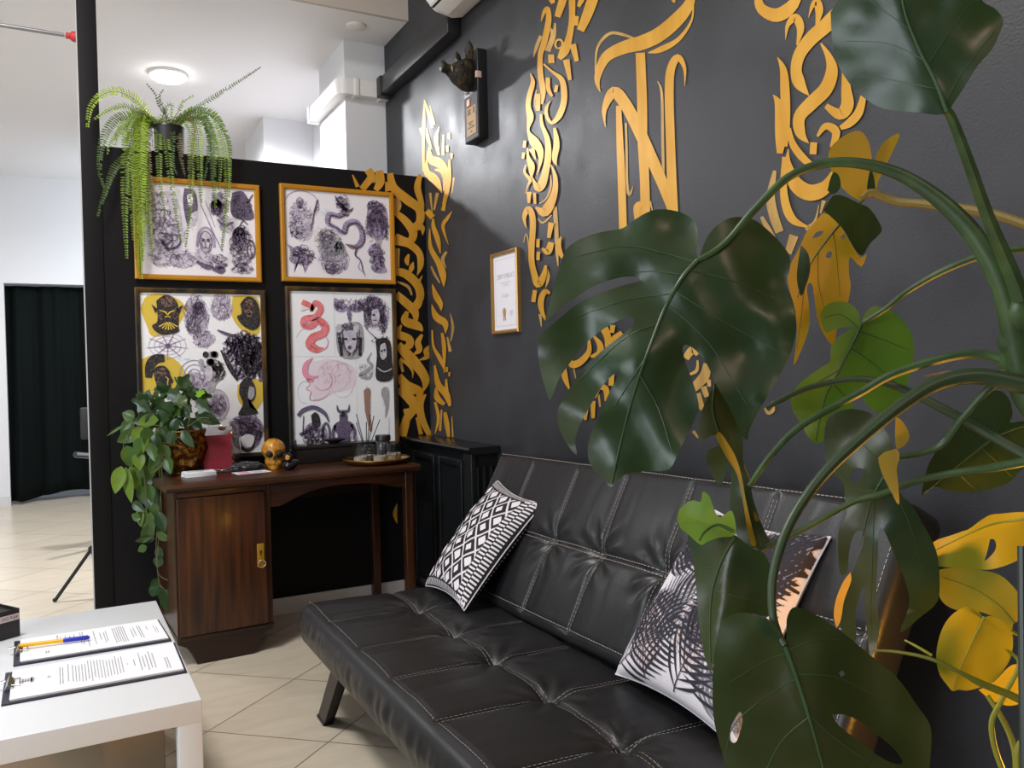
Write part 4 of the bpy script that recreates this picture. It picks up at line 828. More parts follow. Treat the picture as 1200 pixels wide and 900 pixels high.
b = MB(); b.lathe([(.0001, .006), (.078, .006), (.081, .003), (.081, 0), (.0001, 0)], (.62, 4.047, DZ), 28); b.build('base', M_WOODD, t)
M_COP = mat('copper_bead', (.75, .26, .10), .25, metal=.9)
for i in range(7):
    a = i * 2.4; b = MB(); b.ball((.62 + .03 * cos(a), 4.047 + .03 * sin(a), DZ + .026 + .026 * i), .018, 12, 8); b.build('bead', M_COP, t)
# skull
sk = Vector((.822, 3.925, DZ)); t = thing('skull_ornament', 'ochre carved skull ornament on the desk', 'skull', sk)
M_SK = mat('ochre_resin', (.55, .25, .022), .3, col2=(.38, .15, .012), scale=38, lo=.4, hi=.6, bump=.6, bscale=55, coat=.3)
b = MB(); b.xf = Matrix.Translation(sk) @ Matrix.Rotation(radians(-8), 4, 'Z')
def cran(p, d):
    q = p.copy()
    if d.z < -.1: q.x *= 1 + .30 * (d.z + .1) * 1.0; q.y *= 1 + .15 * (d.z + .1)
    f = max(0, -d.y)
    for sx_ in (-1, 1):
        e = (d.x - sx_ * .42) ** 2 + (d.z + .22) ** 2; q += d * -.016 * exp(-e / .045) * (1 if d.y < 0 else 0)
    q += d * .005 * exp(-((d.z + .62) ** 2) / .01) * f
    return q
b.ball((0, 0, .082), (.055, .062, .058), 36, 24, cran); b.build('cranium', M_SK, t, angle=80)
b = MB(); b.xf = Matrix.Translation(sk) @ Matrix.Rotation(radians(-8), 4, 'Z')
jaw = [(.040, .048), (.041, .03), (.036, .010), (.028, 0)]
pr = None
for w_, z_ in jaw:
    row = [b.av((w_ * sin(a), -.010 - .042 * cos(a) * (.9 + .1 * w_ / .04), z_)) for a in [radians(-95 + 190 * i / 16) for i in range(17)]]; row.append(b.av((0, .01, z_)))
    if pr:
        for i in range(18): b.af((pr[i], pr[(i + 1) % 18], row[(i + 1) % 18], row[i]))
    pr = row
b.af(pr); b.build('jaw', M_SK, t, angle=60)
for i in range(8):
    b = MB(); b.xf = Matrix.Translation(sk) @ Matrix.Rotation(radians(-8), 4, 'Z'); a = radians(-48 + 96 * i / 7); p = Vector((.038 * sin(a), -.012 - .041 * cos(a), 0))
    b.ball((p.x, p.y, .028), (.0048, .004, .011), 8, 6); b.build('tooth', M_SK, t)
M_HOLE = mat('dark_hollow', (.008, .006, .004), .6)
for q in (-1, 1):
    b = MB(); b.xf = Matrix.Translation(sk) @ Matrix.Rotation(radians(-8), 4, 'Z'); b.ball((q * .0215, -.0495, .0695), (.0172, .0125, .0160), 16, 12); tag(b.build('eye_socket', M_HOLE, t), 'dark eye socket')
b = MB(); b.xf = Matrix.Translation(sk) @ Matrix.Rotation(radians(-8), 4, 'Z'); b.prism([(-.0075, .046), (.0075, .046), (.0028, .062), (-.0028, .062)], 1, -.0635, -.045); tag(b.build('nose_hole', M_HOLE, t), 'dark nose hole')
# rubber duck
dk = Vector((.868, 3.80, DZ)); t = thing('rubber_duck', 'small black rubber duck beside the ochre skull', 'duck', dk)
M_DK = mat('black_rubber', (.008, .008, .009), .25, coat=.4)
b = MB(); b.ball(dk + Vector((0, 0, .022)), (.033, .028, .0235), 20, 12, lambda p, d: p + Vector((.010 * max(0, d.x) ** 2, 0, .014 * max(0, d.x) ** 2))); b.build('body', M_DK, t, angle=80)
b = MB(); b.ball(dk + Vector((-.011, -.004, .058)), .0215, 18, 12); b.build('head', M_DK, t, angle=80)
b = MB(); b.ball(dk + Vector((-.014, -.0245, .060)), (.011, .004, .009), 12, 8); tag(b.build('face_patch', mat('yellow_patch', (.62, .42, .05), .4), t), 'yellow face patch')
b = MB(); b.ball(dk + Vector((-.016, -.029, .052)), (.010, .009, .0045), 12, 8); tag(b.build('beak', mat('orange_red_beak', (.65, .12, .03), .35), t), 'orange red beak')
for q in (-.006, .006):
    b = MB(); b.ball(dk + Vector((-.014 + q, -.0285, .063)), .0022, 8, 6); b.build('eye', M_HOLE, t)
# black box with dishes
t = thing('black_box', 'long low black box on the desk under the red snake sheet', 'box', (1.16, 4.05, DZ))
b = MB(); b.box((.945, 3.997, DZ), (1.385, 4.095, DZ + .07), .003); b.build('box_body', mat('black_box_card', (.010, .008, .008), .35), t)
b = MB(); b.box((.940, 3.992, DZ + .071), (1.39, 4.10, DZ + .088), .003); b.build('lid', mat('black_box_lid', (.012, .010, .010), .35), t)
bz = DZ + .0885
b = MB(); b.lathe([(.0001, 0), (.040, 0), (.044, .004), (.048, .024), (.044, .024), (.038, .007), (.0001, .006)], (.985, 4.045, bz), 24); single(b, 'glass_dish', M_GLASS, 'small clear glass dish at the left end of the black box', 'dish', (.985, 4.045, bz))
b = MB(); b.lathe([(.0001, 0), (.026, 0), (.018, .006), (.012, .012), (.028, .022), (.036, .032), (.033, .032), (.010, .017), (.0001, .015)], (1.060, 4.045, bz), 24); single(b, 'glass_bowl', M_GLASS, 'clear footed glass bowl in the middle of the black box', 'bowl', (1.060, 4.045, bz))
b = MB(); b.lathe([(.0001, 0), (.022, 0), (.026, .004), (.058, .018), (.060, .022), (.056, .021), (.024, .008), (.0001, .007)], (1.145, 4.045, bz), 28); single(b, 'black_dish', M_BLACKPL, 'shallow black dish on the black box', 'dish', (1.145, 4.045, bz))
# tray with candle glasses
tc = Vector((1.290, 3.826, DZ)); t = thing('brass_tray', 'round brass tray with raised rim on the right end of the desk', 'tray', tc)
b = MB(); b.lathe([(.0001, .003), (.132, .003), (.147, .010), (.159, .022), (.162, .0225), (.159, .016), (.149, .004), (.137, 0), (.0001, 0)], tc, 48); b.build('tray_plate', M_BRASS, t)
b = MB(); b.tube([tc + Vector((.160 * cos(a), .160 * sin(a), .022)) for a in [2 * pi * i / 48 for i in range(49)]], .003, 8, False); b.build('rim', M_BRASS, t)
M_WAX = mat('pale_wax', (.55, .50, .44), .5)
GL = [(-.095, -.045), (-.052, .015), (-.005, -.065), (.062, -.025), (.105, .035)]
LB = ['leftmost clear candle glass on the brass tray', 'clear candle glass standing before the reed sticks on the tray', 'clear candle glass nearest the front edge of the tray', 'clear candle glass right of the middle of the tray', 'rightmost clear candle glass on the brass tray']
for (dx, dy), l in zip(GL, LB):
    p = tc + Vector((dx, dy, .0038)); t = thing('candle_glass', l, 'candle glass', p, 'candle glasses on the brass tray')
    b = MB(); b.lathe([(.0001, .0), (.030, 0), (.033, .003), (.035, .086), (.0325, .086), (.031, .006), (.0001, .005)], p, 22); b.build('glass', M_GLASS, t)
    b = MB(); b.lathe([(.0001, .0055), (.0302, .0058), (.0315, .034), (.0001, .0325)], p, 20); b.build('wax', M_WAX, t)
    b = MB(); b.tube([p + Vector((0, 0, .032)), p + Vector((.001, 0, .045))], .001, 6); b.build('wick', M_BLACKPL, t)
p = tc + Vector((-.022, .088, .0038)); t = thing('reed_diffuser', 'reed diffuser bottle with black sticks among the candle glasses', 'diffuser', p)
b = MB(); b.lathe([(.0001, 0), (.027, 0), (.029, .004), (.029, .055), (.013, .066), (.012, .08), (.0105, .08), (.011, .064), (.026, .053), (.026, .005), (.0001, .005)], p, 22); b.build('bottle', M_GLASS, t)
for q in ((-.045, .0, .232), (-.04, .02, .19), (.028, .005, .225), (.048, .01, .218), (.072, -.01, .20), (.01, .015, .19)):
    b = MB(); b.tube([p + Vector((-q[0] * .12, 0, .012)), p + Vector(q)], .0022, 6); b.build('reed', M_BLACKPL, t)
p = tc + Vector((.066, .088, .0038)); t = thing('lidded_jar', 'dark jar with black lid behind the candle glasses', 'jar', p)
b = MB(); b.lathe([(.0001, 0), (.034, 0), (.036, .004), (.036, .085), (.032, .092)], p, 24, cap=True); b.build('jar_body', mat('smoked_glass', (.05, .05, .055), .1, spec=.6), t)
b = MB(); b.lathe([(.036, .093), (.038, .095), (.038, .118), (.035, .122), (.0001, .122)], p, 24); b.lathe([(.0385, .104), (.039, .106), (.0385, .108)], p, 24); b.build('lid', M_BLACKPL, t)
# ------------------------------------------------------------------ sofa
M_LEA = mat('black_leatherette', (.0125, .0125, .0138), .40, bump=.05, bscale=140, scale=5, rvar=.04, spec=.5)
M_ST = mat('pale_stitch_thread', (.34, .30, .27), .6)
SY0, SY1 = 1.10, 2.955; SL = SY1 - SY0
sofa = thing('sofa_bed', 'black leatherette sofa bed with pale double stitching along the black wall', 'sofa', (1.1, 2.03, 0))
SEAMS = [2.664 - SY0, 2.363 - SY0, 2.082 - SY0, 1.775 - SY0, 1.467 - SY0]
def slab(xf, wd, th, r, vmid, seams, bow=0.0, fr=.03, amp=1.0, nu=186, nv=58, stitch=True, edge=None):
    """quilted cushion: u along the sofa, v across, n = thickness; returns cushion and stitching meshes"""
    L = SL
    def disp(u, v):
        d = 0.0; us = [0] + sorted(seams) + [L]; k = 0
        for i in range(len(us) - 1):
            if us[i] <= u <= us[i + 1]: k = i
        fu = (u - us[k]) / (us[k + 1] - us[k]); fv = v / vmid if v < vmid else (v - vmid) / (wd - vmid); fv = min(max(fv, 0), 1)
        d += .010 * amp * (sin(pi * fu) ** .7) * (.35 + .65 * sin(pi * fv) ** .7)
        for s in seams:
            du = u - s
            if abs(du) < .12:
                rr = math.hypot(du, v - vmid)
                d -= .006 * amp * exp(-(du / .010) ** 2) + .020 * amp * exp(-(rr / .040) ** 2)
                a = atan2(v - vmid, du); d += .0045 * amp * sin(9 * a + 5 * s) * exp(-((rr - .07) / .045) ** 2)
        d -= .007 * amp * exp(-((v - vmid) / .010) ** 2)
        d -= .004 * exp(-((v - fr) / .006) ** 2)
        d += .004 * amp * noise.noise(Vector((u * 9, v * 2.2, th * 50))) + .0018 * noise.noise(Vector((u * 30, v * 5, 3)))
        e = min(u, L - u, v, wd - v); return d * min(1, max(0, e) / .03)
    def S(u, v): return Vector((u, v, th + disp(u, v) + bow * sin(pi * min(max(v / wd, 0), 1))))
    b = MB(); b.xf = xf; rings = []
    ul = sorted(set([r * (1 - cos(pi / 2 * i / 5)) for i in range(6)] + [L - r * (1 - cos(pi / 2 * i / 5)) for i in range(6)] + [r + (L - 2 * r) * i / nu for i in range(nu + 1)] + [s + q for s in seams for q in (-.012, -.006, 0, .006, .012)]))
    for u in ul:
        e = min(u, L - u); ins = r - sqrt(max(0, r * r - (r - e) ** 2)) if e < r else 0
        c = []
        vs = [r + (wd - 2 * r) * i / nv for i in range(nv + 1)] + [vmid, vmid - .007, vmid + .007, fr]
        for v in sorted(v for v in vs if v >= r): c.append((v, th + disp(u, v) + bow * sin(pi * v / wd)))
        for i in range(1, 6): a = pi / 2 - pi / 2 * i / 6; c.append((wd - r + r * cos(a), th - r + r * sin(a)))
        for i in range(0, 5): c.append((wd, th - r - (th - 2 * r) * i / 4))
        for i in range(1, 6): a = -pi / 2 * i / 6; c.append((wd - r + r * cos(a), r + r * sin(a)))
        for i in range(0, 9): c.append((wd - r - (wd - 2 * r) * i / 8, 0))
        for i in range(1, 6): a = -pi / 2 - pi / 2 * i / 6; c.append((r + r * cos(a), r + r * sin(a)))
        for i in range(0, 7):
            z = r + (th - 2 * r) * i / 6; c.append((-.004 * noise.noise(Vector((u * 34, z * 5, 1))) * amp - .006 * sin(pi * i / 6), z))
        for i in range(1, 6): a = pi - pi / 2 * i / 6; c.append((r + r * cos(a), th - r + r * sin(a) + 0))
        cv, cz = wd / 2, th / 2
        row = []
        for v, z in c:
            sv = (wd - 2 * ins) / wd; sz = (th - 2 * ins) / th
            row.append(b.av((u, cv + (v - cv) * sv, cz + (z - cz) * sz)))
        rings.append(row)
    n = len(rings[0])
    for i in range(len(rings) - 1):
        for j in range(n): b.af((rings[i][j], rings[i + 1][j], rings[i + 1][(j + 1) % n], rings[i][(j + 1) % n]))
    b.af(rings[0]); b.af(rings[-1][::-1])
    st = MB(); st.xf = xf
    def dash(p, q, w=.0009):
        t = (q - p); t = t.normalized(); sd = t.cross(Vector((0, 0, 1))).normalized() * w; up = Vector((0, 0, .0016))
        st.af([st.av(p + sd + up), st.av(p - sd + up), st.av(q - sd + up), st.av(q + sd + up)])
    def run(f, a, c, step=.013, ln=.0088):
        k = int((c - a) / step)
        for i in range(k): dash(f(a + i * step), f(a + i * step + ln))
    for s in seams:
        for o in (-.0065, .0065):
            run(lambda v: S(s + o, v), fr + .004, wd - .03)
    for o in (-.0065, .0065): run(lambda u: S(u, vmid + o), .03, L - .03)
    run(lambda u: S(u, fr + .005), .015, L - .015)
    if edge:
        run(lambda u: S(u, edge), .02, L - .02); run(lambda v: S(L - .022, v), .02, wd - .02); run(lambda v: S(.022, v), .02, wd - .02)
    return b, st
# seat: u runs from the far end (y = SY1) towards the camera, v from the front edge to the back
SEAT = Matrix(((0, 1, 0, .688), (-1, 0, 0, SY1), (0, 0, 1, .232), (0, 0, 0, 1))) @ Matrix.Rotation(radians(-1.2), 4, 'X')
b, st = slab(SEAT, .63, .150, .045, .345, [SL - s for s in SEAMS])
seat = b.build('seat', M_LEA, sofa, angle=180); st.build('stitching', M_ST, seat, smooth=False)
ang = radians(62.5)
BACK = Matrix(((0, cos(ang), -sin(ang), 1.262), (-1, 0, 0, SY1), (.021, sin(ang), cos(ang), .372), (0, 0, 0, 1)))
b, st = slab(BACK, .565, .120, .026, .275, [SL - s for s in SEAMS], edge=.55)
# the leather faces forwards (-x), the shell of the back sits behind it: shift the slab behind its own front plane
sh = Matrix.Translation(Vector((sin(ang), 0, -cos(ang))) * .125)
for q in (b, st): q.v = [sh @ v for v in q.v]
back = b.build('backrest', M_LEA, sofa, angle=180); st.build('stitching', M_ST, back, smooth=False)
b = MB(); b.box((.76, SY0 + .12, .20), (.80, SY1 - .2, .232)); b.build('frame_rail', M_BLACKMET, sofa); b = MB(); b.box((1.22, SY0 + .12, .20), (1.26, SY1 - .2, .232)); b.build('frame_rail', M_BLACKMET, sofa)
for x, sx_ in ((.755, -.02), (1.28, .03)):
    for y, sy_ in ((2.66, .14), (1.38, -.14)):
        b = MB(); lo = [b.av((x + sx_ + a * .016, y + sy_ + c * .040, 0)) for a, c in ((-1, -1), (1, -1), (1, 1), (-1, 1))]; hi = [b.av((x + a * .018, y + c * .045, .215)) for a, c in ((-1, -1), (1, -1), (1, 1), (-1, 1))]
        for i in range(4): b.af((lo[i], lo[(i + 1) % 4], hi[(i + 1) % 4], hi[i]))
        b.af(lo[::-1]); b.af(hi); b.build('leg', M_BLACKMET, sofa)
        b = MB(); b.box((x + sx_ - .018, y + sy_ - .042, 0), (x + sx_ + .018, y + sy_ + .042, .012), .003)
        tag(b.build('foot_cap', M_BLACKPL, sofa))
# ------------------------------------------------------------------ cushions
def cushion(A, B, C, D, bulge, back, seed, n=44):
    """corners: A bottom left, D bottom right, C top right, B top left; returns surface functions front/back"""
    A, B, C, D = map(Vector, (A, B, C, D)); nr = (D - A).cross(B - A).normalized()
    def base(u, v):
        pu = u + .10 * (.5 - u) * (4 * v * (1 - v)) * .9; pv = v + .10 * (.5 - v) * (4 * u * (1 - u)) * .9
        return A * (1 - pu) * (1 - pv) + D * pu * (1 - pv) + C * pu * pv + B * (1 - pu) * pv
    def h(u, v):
        q = max(0, 16 * u * (1 - u) * v * (1 - v)); w = noise.noise(Vector((u * 3.5 + seed, v * 3.5, seed))) * .14 + noise.noise(Vector((u * 9 + seed, v * 9, 2))) * .05
        return q ** .42 * (1 + w)
    F = lambda u, v: base(u, v) + nr * (bulge * h(u, v)); G = lambda u, v: base(u, v) - nr * (back * h(u, v))
    return F, G, nr
def pillow_mesh(b, F, G, n=48):
    def grid(fn, flip):
        ids = [[b.av(fn(i / n, j / n)) for i in range(n + 1)] for j in range(n + 1)]
        for j in range(n):
            for i in range(n):
                f = (ids[j][i], ids[j][i + 1], ids[j + 1][i + 1], ids[j + 1][i]); b.af(f[::-1] if flip else f)
    grid(F, False); grid(G, True)
M_CBLK = mat('black_print_cotton', (.014, .012, .015), .8); M_CWHT = mat('white_cotton', (.74, .69, .72), .85, bump=.05, bscale=300)
# black cushion with white lozenges: the print is laid on the weave as part of the cover
F, G, nr = cushion((1.150, 2.875, .392), (1.455, 2.855, .765), (1.455, 2.505, .722), (1.138, 2.505, .392), .074, .05, 3.0)
t = thing('cushion', 'black and white lozenge patterned cushion leaning at the far end of the sofa', 'cushion', (1.25, 2.69, .40), 'cushions on the sofa')
b = MB(); pillow_mesh(b, F, G); e = .0012
def onF(k): return lambda u, v: F(min(max(u, 0), 1), min(max(v, 0), 1)) + nr * (e * k)
def quadF(c, hw, hh, k, m_):
    b.mi = m_; N = 4; mp = onF(k); top_ = []
    pts = []
    for (x0, y0), (x1, y1) in zip([(-hw, 0), (0, hh), (hw, 0), (0, -hh)], [(0, hh), (hw, 0), (0, -hh), (-hw, 0)]):
        for i in range(N): pts.append((c[0] + x0 + (x1 - x0) * i / N, c[1] + y0 + (y1 - y0) * i / N))
    pts = [(min(max(x, .075), .85), min(max(y, .06), .94)) for x, y in pts]
    b.blob(pts, mp)
cw, ch = .225, .20
for j in range(-1, 14):
    for i in range(-1, 8):
        cx, cy = (i + (.5 if j % 2 else 0)) * cw + .02, j * ch / 2 + .0
        if not (-.02 < cx < .93 and -.02 < cy < 1.02): continue
        quadF((cx, cy), cw * .5, ch * .5, 1, 1)                     # white ground line
for j in range(-1, 14):
    for i in range(-1, 8):
        cx, cy = (i + (.5 if j % 2 else 0)) * cw + .02, j * ch / 2 + .0
        if not (-.02 < cx < .93 and -.02 < cy < 1.02): continue
        quadF((cx, cy), cw * .5 - .016, ch * .5 - .014, 2, 0); q = .40 + .10 * (j % 2); quadF((cx, cy), cw * .5 * q, ch * .5 * q, 3, 1)
# striped borders
for i in range(30):
    v = .012 + i * .0335; b.mi = 1; b.ribbon([(.855, v), (.925, v + .004)], .0165, onF(2), 3); b.ribbon([(.932, v + .017), (.995, v + .02)], .0165, onF(2), 3)
    u = v; b.ribbon([(u, .005), (u, .05)], .0145, onF(2), 2); b.ribbon([(u, .95), (u, .995)], .0145, onF(2), 2); b.ribbon([(.005, v), (.05, v)], .0145, onF(2), 2)
for i in range(29):
    v = .02 + i * .0335; b.mi = 1
    b.ribbon([(.995, v), (.93, v + .004)], .0165, lambda u, v: G(min(max(u, 0), 1), min(max(v, 0), 1)) - nr * .0015, 2); b.ribbon([(.92, v + .017), (.84, v + .02)], .0165, lambda u, v: G(min(max(u, 0), 1), min(max(v, 0), 1)) - nr * .0015, 2)
b.build('cover', [M_CBLK, M_CWHT], t, angle=180)
b = MB(); b.tube([F(i / 30, 0) for i in range(31)] + [F(1, i / 30) for i in range(1, 31)] + [F(1 - i / 30, 1) for i in range(1, 31)] + [F(0, 1 - i / 30) for i in range(1, 31)], .0022, 6, False); b.build('piping', M_CWHT, t)
# white cushion with dark palm leaves
F, G, nr = cushion((1.232, 1.765, .395), (1.475, 1.645, .818), (1.462, 1.262, .815), (1.196, 1.275, .395), .10, .05, 9.0)
t = thing('cushion', 'white cushion with dark palm leaf print behind the big potted plant', 'cushion', (1.32, 1.48, .40), 'cushions on the sofa')
b = MB(); pillow_mesh(b, F, G); M_PALM = mat('dark_leaf_print', (.030, .026, .036), .85); M_PALM2 = mat('grey_leaf_print', (.20, .19, .22), .85); M_PALM3 = mat('pale_pink_leaf_print', (.62, .48, .46), .85)
def okuv(p): return .01 < p[0] < .99 and .01 < p[1] < .99
kk = [0]
def frond_print(x, y, a, L, m_, nl=10, wl=.021, spread=1.25):
    b.mi = m_; kk[0] += 1; mp = lambda u, v: F(min(max(u, 0), 1), min(max(v, 0), 1)) + nr * (.0012 + .00012 * kk[0])
    bend = R.uniform(-.5, .5); sp = [(x, y)]
    for i in range(6): a2 = a + bend * i / 6; sp.append((sp[-1][0] + cos(a2) * L / 6, sp[-1][1] + sin(a2) * L / 6))
    if all(okuv(p) for p in sp): b.ribbon(sp, [.008, .007, .006, .005, .004, .003, .002], mp, 3)
    for i in range(nl):
        t_ = (i + .5) / nl; k = min(int(t_ * 6), 5); px, py = sp[k][0] + (sp[k + 1][0] - sp[k][0]) * (t_ * 6 - k), sp[k][1] + (sp[k + 1][1] - sp[k][1]) * (t_ * 6 - k)
        ll = L * .50 * sin(pi * (.25 + .7 * t_)) ** .8 * spread
        for sg in (-1, 1):
            a3 = a + bend * t_ + sg * (.95 - .45 * t_); c1 = (px + cos(a3) * ll * .55, py + sin(a3) * ll * .55); a4 = a3 - sg * .25; c2 = (c1[0] + cos(a4) * ll * .45, c1[1] + sin(a4) * ll * .45)
            if okuv((px, py)):
                cl = lambda p: (min(max(p[0], .006), .994), min(max(p[1], .006), .994))
                b.ribbon([(px, py), cl(c1), cl(c2)], [.004, wl * .8, .001], mp, 5)
for a_ in [(.5, .5, -.9, .3, 3), (.25, .22, 1.3, .34, 2), (.72, .3, -.5, .3, 2), (.3, .58, 2.2, .3, 2), (.8, .62, -2.2, .3, 2), (.15, .9, -.3, .3, 2), (.85, .88, -2.6, .3, 2), (.2, .42, -1.3, .28, 3), (.75, .12, .2, .24, 2),
           (.05, .05, .6, .42, 1), (.33, .03, 1.8, .36, 1), (.58, .04, 1.2, .42, 1), (.96, .08, 2.3, .40, 1), (.02, .36, -.1, .38, 1), (.36, .34, .8, .42, 1), (.98, .40, 2.6, .40, 1), (.04, .66, .4, .38, 1), (.5, .74, 2.5, .34, 1), (.56, .58, .5, .40, 1), (.98, .68, 2.8, .36, 1), (.32, .98, -.9, .34, 1), (.72, .98, -1.3, .36, 1), (.04, .97, -.7, .3, 1), (.97, .96, -2.4, .3, 1), (.7, .84, .3, .3, 1), (.62, .3, 1.0, .34, 1), (.82, .5, 1.4, .36, 1), (.2, .6, 1.2, .34, 1), (.9, .25, 1.7, .3, 1)]:
    frond_print(a_[0], a_[1], a_[2], a_[3] * 1.15, a_[4])
b.build('cover', [M_CWHT, M_PALM, M_PALM2, M_PALM3], t, angle=180)
b = MB(); b.tube([F(i / 30, 0) for i in range(31)] + [F(1, i / 30) for i in range(1, 31)] + [F(1 - i / 30, 1) for i in range(1, 31)] + [F(0, 1 - i / 30) for i in range(1, 31)], .002, 6, False); b.build('piping', M_CWHT, t)
# ------------------------------------------------------------------ white coffee table
M_TAB = mat('white_table_foil', (.70, .72, .745), .34, spec=.45)
TM = Matrix.Translation((.243, 2.016, 0)) @ Matrix.Rotation(radians(1.0), 4, 'Z')
tab = thing('coffee_table', 'low white square legged coffee table at the left of the sofa', 'coffee table', (-.03, 2.5, 0))
b = MB(); b.xf = TM; b.box((-.55, 0, .398), (0, .975, .45), .0015); b.build('table_top', M_TAB, tab)
for x in (-.55, -.052):
    for y in (0, .923): b = MB(); b.xf = TM; b.box((x, y, 0), (x + .052, y + .052, .398), .0015); b.build('leg', M_TAB, tab)
b = MB(); b.xf = TM; b.box((-.50, .30, 0), (-.052, .80, .30), .004); b.mi = 0
t = thing('storage_box', 'pale brown storage box standing under the white coffee table', 'box', (-.04, 2.55, 0)); b.build('box_body', mat('brown_card', (.30, .24, .17), .7), t)
b = MB(); b.xf = TM; b.box((-.505, .295, .30), (-.047, .805, .335), .003); b.build('lid', mat('brown_card_lid', (.34, .27, .19), .7), t)
TZ = .4505
def clip(label, cs, seed, kind):
    (ax, ay), (bx, by), (cx, cy), (dx, dy) = cs   # front-left, back-left, back-right, front-right
    def mp(u, v, z): return Vector((ax * (1 - u) * (1 - v) + dx * u * (1 - v) + cx * u * v + bx * (1 - u) * v, ay * (1 - u) * (1 - v) + dy * u * (1 - v) + cy * u * v + by * (1 - u) * v, z))
    t = thing('clipboard', label, 'clipboard', mp(.5, .5, TZ), 'clipboards on the white table'); rr = random.Random(seed)
    def plate(z0, z1, u0, u1, v0, v1, skew=0):
        b = MB(); i = [b.av(mp(u, v + skew * u, z)) for z in (z0, z1) for u, v in ((u0, v0), (u1, v0), (u1, v1), (u0, v1))]
        for f in ((3, 2, 1, 0), (4, 5, 6, 7), (0, 1, 5, 4), (1, 2, 6, 5), (2, 3, 7, 6), (3, 0, 4, 7)): b.af([i[k] for k in f])
        return b
    plate(TZ, TZ + .004, 0, 1, 0, 1).build('board', mat('navy_black_board', (.020, .022, .040), .4), t)
    zs = TZ + .0042
    for k in range(4):
        q = rr.uniform(-.006, .006); b = plate(zs + .0012 * k, zs + .0012 * k + .0010, .045 + q, .985 + q * .5, .05 + q, .965 + q, rr.uniform(-.006, .006))
        if k == 3:
            b.mi = 1; zt = zs + .0012 * k + .0012; M2 = lambda u, v: mp(u, v, zt)
            def rows(us, v0, v1, jit, h=.006):
                for u in us: b.ribbon([(u, v0 + rr.uniform(0, jit)), (u, v1 - rr.uniform(0, jit))], h, M2, 1)
            if kind == 0:
                rows([.10, .115, .13, .145], .47, .62, .03, .010); b.ribbon([(.085, .53), (.205, .55)], [.03, .002], M2, 2); b.ribbon([(.15, .46), (.15, .62)], .02, M2, 1); rows([.235, .245], .5, .58, .0, .006)
                rows([.30, .315], .2, .8, .05); rows([.345], .25, .85, .1); rows([.37 + .0175 * i for i in range(17)], .14, .86, .12, .0055); rows([.68], .46, .52, .02); rows([.72], .38, .62, .02); rows([.755, .775, .795, .815, .835], .18, .82, .14); rows([.90, .915], .1, .5, .06)
            else:
                rows([.20, .215], .18, .3, .02, .010); rows([.28], .55, .9, .02, .009); rows([.30 + .03 * i for i in range(4)], .50, .85, .06, .006); rows([.43, .445, .475, .52, .56, .585, .60], .2, .9, .2); rows([.65, .665, .68, .695, .71, .725], .15, .9, .06); rows([.77, .79], .3, .75, .1); rows([.82, .835], .2, .8, .05); rows([.88], .5, .7, .05); rows([.93, .945], .25, .7, .1, .004)
        b.build('paper', [M_PAPER2, M_INKG], t, smooth=False)
    z = zs + .0052
    b = MB(); b.tube([mp(.02, .42, z + .004), mp(.085, .40, z + .003), mp(.085, .62, z + .003), mp(.02, .60, z + .004)], .0016, 8); cl = b.build('clip_wire', M_CHROME, t)
    b = MB(); b.xf = None; p0, p1 = mp(.015, .36, z), mp(.045, .66, z + .012); b.prism([(p0.x - .004, TZ + .004), (p0.x + .004, z + .012), (p1.x, z + .006), (p1.x + .006, z + .001), (p0.x + .004, TZ + .0045)], 1, p0.y, p1.y); b.build('clip', M_CHROME, t)
    b = MB(); b.tube([mp(-.03, .5, z + .008), mp(.012, .5, z + .010)], .006, 10, flat=.5); b.build('clip_lever', M_CHROME, t)
    return z
c1 = [(-.166, 2.215), (-.172, 2.452), (.232, 2.474), (.234, 2.214)]; c2 = [(-.158, 2.505), (-.168, 2.735), (.212, 2.735), (.226, 2.502)]
clip('clipboard with a printed page at the front edge of the white table', c1, 3, 0)
zc = clip('clipboard with a form under the yellow pen on the white table', c2, 5, 1)
pa, pb = Vector((-.150, 2.622, zc + .0115)), Vector((.022, 2.608, zc + .0085)); dv = (pb - pa)
t = thing('ballpoint_pen', 'yellow ballpoint pen with blue cap lying on the rear clipboard', 'pen', (pa + pb) / 2)
b = MB(); b.tube([pa, pa + dv * .03, pa + dv * .64], [.0034, .0056, .0056], 10); pbd = b.build('barrel', mat('yellow_pen_plastic', (.80, .42, .01), .35), t)
b = MB(); b.tube([pa + dv * .62, pa + dv * .66, pa + dv * .96, pb], [.0062, .0066, .0064, .004], 10); b.build('cap', mat('blue_pen_plastic', (.02, .03, .42), .35), t)
b = MB()
for q0, q1 in ((.20, .38), (.40, .52), (.54, .60)):
    b.tube([pa + dv * q0 + Vector((0, -.0005, .0040)), pa + dv * q1 + Vector((0, -.0005, .0040))], [.0018, .0018], 6, flat=.8)
b.build('barrel_print', mat('brown_pen_print', (.30, .10, .02), .5), t)
